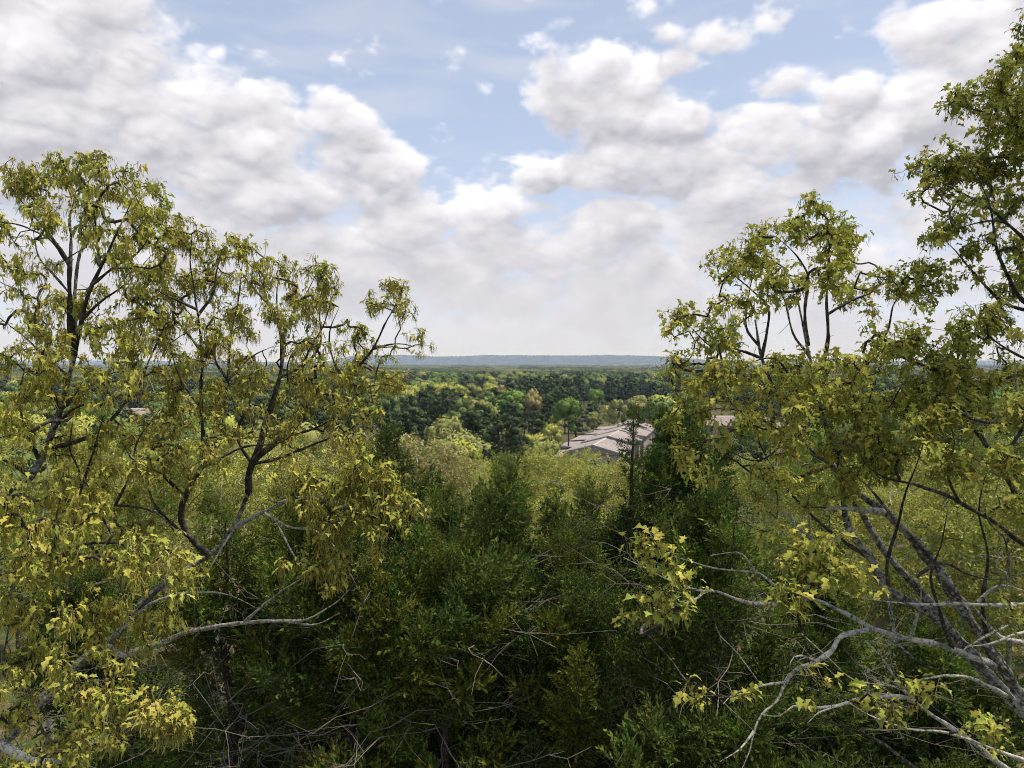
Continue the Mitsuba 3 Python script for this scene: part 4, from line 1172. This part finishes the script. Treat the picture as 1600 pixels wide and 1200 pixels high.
def plant(key, kind, x, y, H, w, rng):
    """w: crown radius"""
    h0 = PROTO[kind]
    base_r = 3.8 if 'pine' in kind else 5.0
    z = float(terrain(x, y))
    scene[key] = {'type': 'instance', 'group': {'type': 'ref', 'id': f'group_{kind}'},
                  'to_world': T().translate([float(x), float(y), z - 0.2]).rotate([0, 0, 1], float(rng.uniform(0, 360))).scale([w / base_r, w / base_r, H / h0])}
    TREES.append((x, y, w))


_rng = np.random.default_rng(71)
HERO = [(795, 603, 245, 24, 'green0', 'round deep green tree above the centre of the view'), (750, 616, 205, 24, 'olive0', 'wide olive tree left of the round deep green tree'),
        (690, 594, 330, 16, 'bright0', 'bright yellow green tree at the middle of the sunny row'), (665, 593, 335, 15, 'bright1', 'bright yellow green tree at the left end of the sunny row'), (715, 597, 330, 14, 'bright0', 'bright yellow green tree at the right end of the sunny row'),
        (738, 592, 350, 14, 'olive1', 'olive green tree right of the sunny row'), (766, 594, 345, 13, 'bright1', 'pale yellow tree above the round deep green tree'), (783, 600, 330, 10, 'tan0', 'small orange tan tree beside the pine belt'),
        (832, 607, 255, 14, 'tan0', 'tan tree right of the round deep green tree'), (932, 602, 300, 12, 'green1', 'bright green tree standing out in the pine belt'), (888, 614, 215, 18, 'green1', 'green tree in front of the pine belt'),
        (966, 614, 250, 13, 'olive1', 'small olive tree in front of the pine belt'), (998, 613, 255, 20, 'olive0', 'pale olive round tree in front of the pine belt'), (1042, 622, 240, 8, 'tan0', 'little tan tree beside the dark cedar tops'),
        (833, 672, 178, 19, 'bright0', 'pale green bushy tree left of the grey roofs'), (862, 658, 200, 15, 'bright1', 'tall yellow green tree at the corner of the grey roofs'), (846, 650, 226, 12, 'green0', 'green tree touching the stepped edge of the grey roofs'),
        (868, 645, 256, 9, 'bright0', 'small yellow green tree beside the second roof step'), (850, 684, 168, 8, 'dark_pine0', 'little dark conifer between the two pale green trees'), (927, 640, 264, 10, 'olive0', 'dull yellow tree beside the third roof step'),
        (952, 630, 292, 10, 'bright1', 'yellow green tree above the far end of the grey roofs'), (900, 632, 256, 14, 'dark_pine1', 'dark pine rising behind the stepped roof edge'), (926, 626, 278, 12, 'pine0', 'pine rising behind the third roof step'),
        (838, 640, 215, 15, 'dark_pine0', 'dark pine left of the tall yellow green tree'), (1020, 640, 285, 9, 'pine1', 'pine beyond the far end of the grey roofs')]
for px, py, y, rpx, kind, label in HERO:
    p = at(px, py, y)
    key = name_of('pine_tree' if 'pine' in kind else 'valley_tree')
    plant(key, kind, p[0], p[1], p[2] - float(terrain(p[0], p[1])), rpx * 1.25 * y / FPX, _rng)
    tag(key, label, 'tree')

# building footprints kept clear
def clear_of_buildings(x, y):
    px = 800 + x / y * FPX
    if 856 < px < 1030 and 62 < y < 300:
        return False
    if 1085 < px < 1210 and 150 < y < 320:
        return False
    if 715 < px < 765 and 330 < y < 560:
        return False
    if 165 < px < 235 and 170 < y < 330:
        return False
    return True


cands = []
yy = 46.0
while yy < NEAR_WOOD:
    step = 8.6 + yy * 0.006
    side = 0.76 * yy + 10 if yy < FAR_R + 40 else 0.275 * yy
    for x in np.arange(-side, side, step):
        cands.append((x + _rng.uniform(-0.4, 0.4) * step, yy + _rng.uniform(-0.4, 0.4) * step))
    yy += step
cands.sort(key=lambda c: c[1])
count = {'valley_tree': 0, 'pine_tree': 0, 'woodland': 0}
n_before = len(TREES)
for x, y in cands:
    if not clear_of_buildings(x, y) or (y < 105 and 560 < 800 + x / y * FPX < 1240):
        continue
    px = 800 + x / y * FPX
    T0 = np.array(TREES)
    if np.any(np.hypot(T0[:25, 0] - x, (T0[:25, 1] - y) * 0.6) < T0[:25, 2] * 0.75 + 2.0):
        continue
    if np.any((np.abs(T0[:25, 0] / T0[:25, 1] - x / y) * y < T0[:25, 2] * 0.8) & (T0[:25, 1] > y) & (T0[:25, 1] < y + 28)):
        continue                                      # a glade in front of the trees that stand out
    g = float(meshkit.fbm(np.array([x / 55.0, y / 55.0, 0.0]), 3, 51))
    glade = float(meshkit.fbm(np.array([x / 45.0, y / 70.0, 4.0]), 2, 53))
    if glade > 0.66:
        continue
    u = _rng.random()
    belt = 330 < y < 470 and 790 < px < 1090
    if y < 100:
        kind = ('green', 'olive', 'bright', 'dull')[int(u * 4)] if g < 0.6 else ('dark_pine' if u < 0.5 else 'dull')
    elif belt or g > 0.52 or (y < 210 and 600 < px < 850 and u < 0.5):
        kind = 'dark_pine' if u < 0.55 else ('pine' if u < 0.88 else 'dull')
    else:
        kind = 'dull' if u < 0.28 else ('green' if u < 0.52 else ('olive' if u < 0.74 else ('bright' if u < 0.9 else 'pine')))
    pine = 'pine' in kind
    kind += str(int(_rng.integers(2)))
    H = _rng.uniform(14, 21) * (0.86 if y < 110 else 1.0) + (2.5 if belt else 0)
    w = (_rng.uniform(2.8, 4.2) if pine else _rng.uniform(3.4, 5.6)) * H / 18
    kin = 'pine_tree' if pine else 'valley_tree'
    if 560 < px < 1075 and count[kin] < (165 if pine else 250):
        key = name_of(kin)
        plant(key, kind, x, y, H, w, _rng)
        where = ('close below the slope' if y < 150 else 'level with the grey roofs' if y < 230 else 'just past the grey roofs' if y < 300 else 'before the pine belt' if y < 350 else
                 'amid the pine belt' if y < 440 else 'behind the pine belt' if y < 560 else 'far across the valley')
        side = ('behind the catkin laden oak' if px < 620 else 'near the sunny row' if px < 720 else 'round the deep green tree' if px < 820 else 'left of the stepped roofs' if px < 900 else
                'above the stepped roofs' if px < 990 else 'beside the thin cedar top')
        tall = 'tall' if H > 18.3 else 'mid high' if H > 16 else 'low'
        tone = {'b': 'bright yellow green', 'g': 'fresh green', 'o': 'pale olive', 'd': 'dull green'}
        if pine:
            tag(key, f"{tall} {'blackish' if kind[0] == 'd' else 'dark green'} pine {where}, {side}", 'tree', 'pines of the valley')
        else:
            tag(key, f'{tall} {tone[kind[0]]} tree {where}, {side}', 'tree', 'leafy trees of the valley')
        count[kin] += 1
    else:
        count['woodland'] += 1
        plant(f'woodland__{count["woodland"]:03d}', kind, x, y, H, w, _rng)
tag('woodland', 'woods of the valley seen through and behind the oaks, green and dark mixed', 'woods', kind='stuff')
print('valley', count)


# ------------------------------------------------------------------ buildings
def box(c, half, yaw=0.0):
    v = np.array([[x, y, z] for x in (-1, 1) for y in (-1, 1) for z in (-1, 1)], float) * half
    f = np.array([[0, 1, 3], [0, 3, 2], [4, 6, 7], [4, 7, 5], [0, 4, 5], [0, 5, 1], [2, 3, 7], [2, 7, 6], [0, 2, 6], [0, 6, 4], [1, 5, 7], [1, 7, 3]])
    return v + np.asarray(c, float), f


def prism(profile, y0, y1):
    """a closed profile (x, z), counter clockwise, swept along y"""
    p = np.array(profile, float)
    n = len(p)
    v = np.vstack([np.stack([p[:, 0], np.full(n, y0), p[:, 1]], 1), np.stack([p[:, 0], np.full(n, y1), p[:, 1]], 1)])
    f = [[i, (i + 1) % n, (i + 1) % n + n] for i in range(n)] + [[i, (i + 1) % n + n, i + n] for i in range(n)]
    f += [[0, i + 1, i] for i in range(1, n - 1)] + [[n, n + i, n + i + 1] for i in range(1, n - 1)]
    return v, np.array(f)


def gable_house(key, origin, yaw, W, L, eave, rise, wall, roof, over=0.6, windows=(), gables=True, chimney=None):
    """ridge along local y; local x across"""
    c, s = math.cos(yaw), math.sin(yaw)
    R = np.array([[c, -s, 0], [s, c, 0], [0, 0, 1.0]])

    def w(m):
        return m[0] @ R.T + origin, m[1]
    h = W / 2
    put(f'{key}__wall', *w(prism([(-h, 0), (h, 0), (h, eave), (0, eave + rise), (-h, eave)], 0, L)), wall)
    k = rise / h
    o = h + over
    th = 0.28
    rf = put(f'{key}__roof', *w(prism([(-o, eave - k * over + 0.05), (0, eave + rise + 0.05), (o, eave - k * over + 0.05), (o, eave - k * over + 0.05 + th), (0, eave + rise + 0.05 + th), (-o, eave - k * over + 0.05 + th)], -over, L + over)), roof)
    put(f'{key}__ridge_cap', *w(prism([(-0.35, eave + rise + 0.30 - 0.35 * k + .03), (0.35, eave + rise + 0.30 - 0.35 * k + .03), (0, eave + rise + 0.42)], -over - .02, L + over + .02)), 'm_trim')
    for sgn in (-1, 1):
        a = (0, eave + rise + 0.05 + th * .2)
        b = (sgn * o, eave - k * over + 0.05 + th * .2)
        pr = [a, (a[0], a[1] + 0.3), (b[0], b[1] + 0.3), b]
        put(f'{key}__fascia', *w(prism(pr if sgn > 0 else pr[::-1], -over - 0.12, -over - 0.01)), 'm_trim')
    for (side, u, z, ww, hh) in windows:
        wn = name_of(f'{key}__window')
        if side == 'front':
            m, g = box((u, -0.05, z), (ww / 2 + 0.12, 0.05, hh / 2 + 0.12)), box((u, -0.11, z), (ww / 2, 0.02, hh / 2))
        else:
            sx = -1 if side == 'left' else 1
            m, g = box((sx * (h + 0.05), u, z), (0.05, ww / 2 + 0.12, hh / 2 + 0.12)), box((sx * (h + 0.11), u, z), (0.02, ww / 2, hh / 2))
        scene[wn] = mikit.ply(w(m), 'm_trim')
        put(f'{wn}__pane', *w(g), 'm_window')
    if chimney:
        put(f'{key}__chimney', *w(box((chimney[0], chimney[1], eave + rise), (0.5, 0.4, 1.3))), 'm_brick')


AX = np.array([0.30, 0.954])
UNIT = [(927, 695, 187, 0.0), (951, 681, 208, 0.5), (968, 671, 229, 0.9), (982, 663, 250, 1.2), (993, 657, 270, 1.5)]
ORD = ['nearest', 'second nearest', 'third', 'fourth', 'farthest']
for i, (px, py, y, up) in enumerate(UNIT):
    p = at(px, py, y)
    zg = float(terrain(p[0], p[1]))
    key = name_of('apartment_house')
    yaw = -math.atan2(AX[0], AX[1])
    ridge_h = p[2] - zg
    gable_house(key, np.array([p[0], p[1], zg - 0.2]), yaw, 15.0, 17.5, ridge_h - 2.0 + 0.2 - 0.3, 2.0, 'm_wall_pale', 'm_roof_grey',
                windows=[('front', -4.5, 4.2, 1.6, 1.5), ('front', 0, 4.2, 1.6, 1.5), ('front', 4.5, 4.2, 1.6, 1.5), ('left', 4, 4, 1.4, 1.3), ('left', 9, 4, 1.4, 1.3)])
    # lower wing on the left, its roof a step below
    c, s = math.cos(yaw), math.sin(yaw)
    q = p[:2] + np.array([c, s]) * -10.5 + np.array([-s, c]) * 1.0
    R = np.array([[c, -s, 0], [s, c, 0], [0, 0, 1.0]])
    ev = ridge_h - 3.4
    m = prism([(-5.4, 0), (3.1, 0), (3.1, ev), (-5.4, ev - 0.7)], 0, 15.5)
    put(f'{key}__wing', m[0] @ R.T + [q[0], q[1], zg - 0.2], m[1], 'm_wall_tan')
    m = prism([(-5.9, ev - 0.75), (3.1, ev + 0.02), (3.1, ev + 0.3), (-5.9, ev - 0.47)], -0.5, 16.0)
    put(f'{key}__wing_roof', m[0] @ R.T + [q[0], q[1], zg - 0.2], m[1], 'm_roof_grey')
    tag(key, f'grey gabled apartment house, {ORD[i]} in the stepped row beyond the cedars', 'building', 'stepped row of grey roofed apartments')


def cross_house(px, py, y, W, L, rise, wall, roof, label, eave=None, chimney=None):
    """a house whose ridge runs across the view"""
    p = at(px, py, y)
    zg = float(terrain(p[0], p[1]))
    h = p[2] - zg
    key = name_of('house')
    wins = [('left', u, h - rise - 1.6, 1.3, 1.5) for u in np.arange(2.0, L - 1, 3.2)]
    gable_house(key, np.array([p[0] + L / 2, p[1], zg - 0.2]), math.pi / 2, W, L, h - rise + 0.2 - 0.3, rise, wall, roof, windows=[('right' if False else 'left', *x[1:]) for x in wins], chimney=chimney)
    tag(key, label, 'house')


cross_house(1128, 650, 270, 9, 13, 2.8, 'm_wall_pale', 'm_roof_tan', 'pale house with a pinkish tan roof half hidden behind the leaning oak', chimney=(-1.5, 11.5))
cross_house(1215, 652, 280, 10, 14, 2.8, 'm_wall_tan', 'm_roof_grey', 'tan house behind the trunk of the leaning oak')
cross_house(743, 612, 440, 9, 7, 3.0, 'm_wall_tan', 'm_roof_grey', 'small grey roofed house left of the round deep green tree')
cross_house(200, 638, 250, 10, 16, 3.0, 'm_wall_pale', 'm_roof_tan', 'pale house seen through the leaves between the left oaks')

# ------------------------------------------------------------------ haze
scene['haze'] = {'type': 'cube', 'to_world': T().translate([0, 0, 45.0]).scale([15000.0, 15000.0, 75.0]), 'bsdf': {'type': 'null'}, 'interior': {'type': 'ref', 'id': 'air'}}
tag('haze', 'thin blue haze in the air over the plain', 'haze', kind='stuff')

print('triangles', sum(len(w[1]) for w in meshkit.WRITTEN.values()))
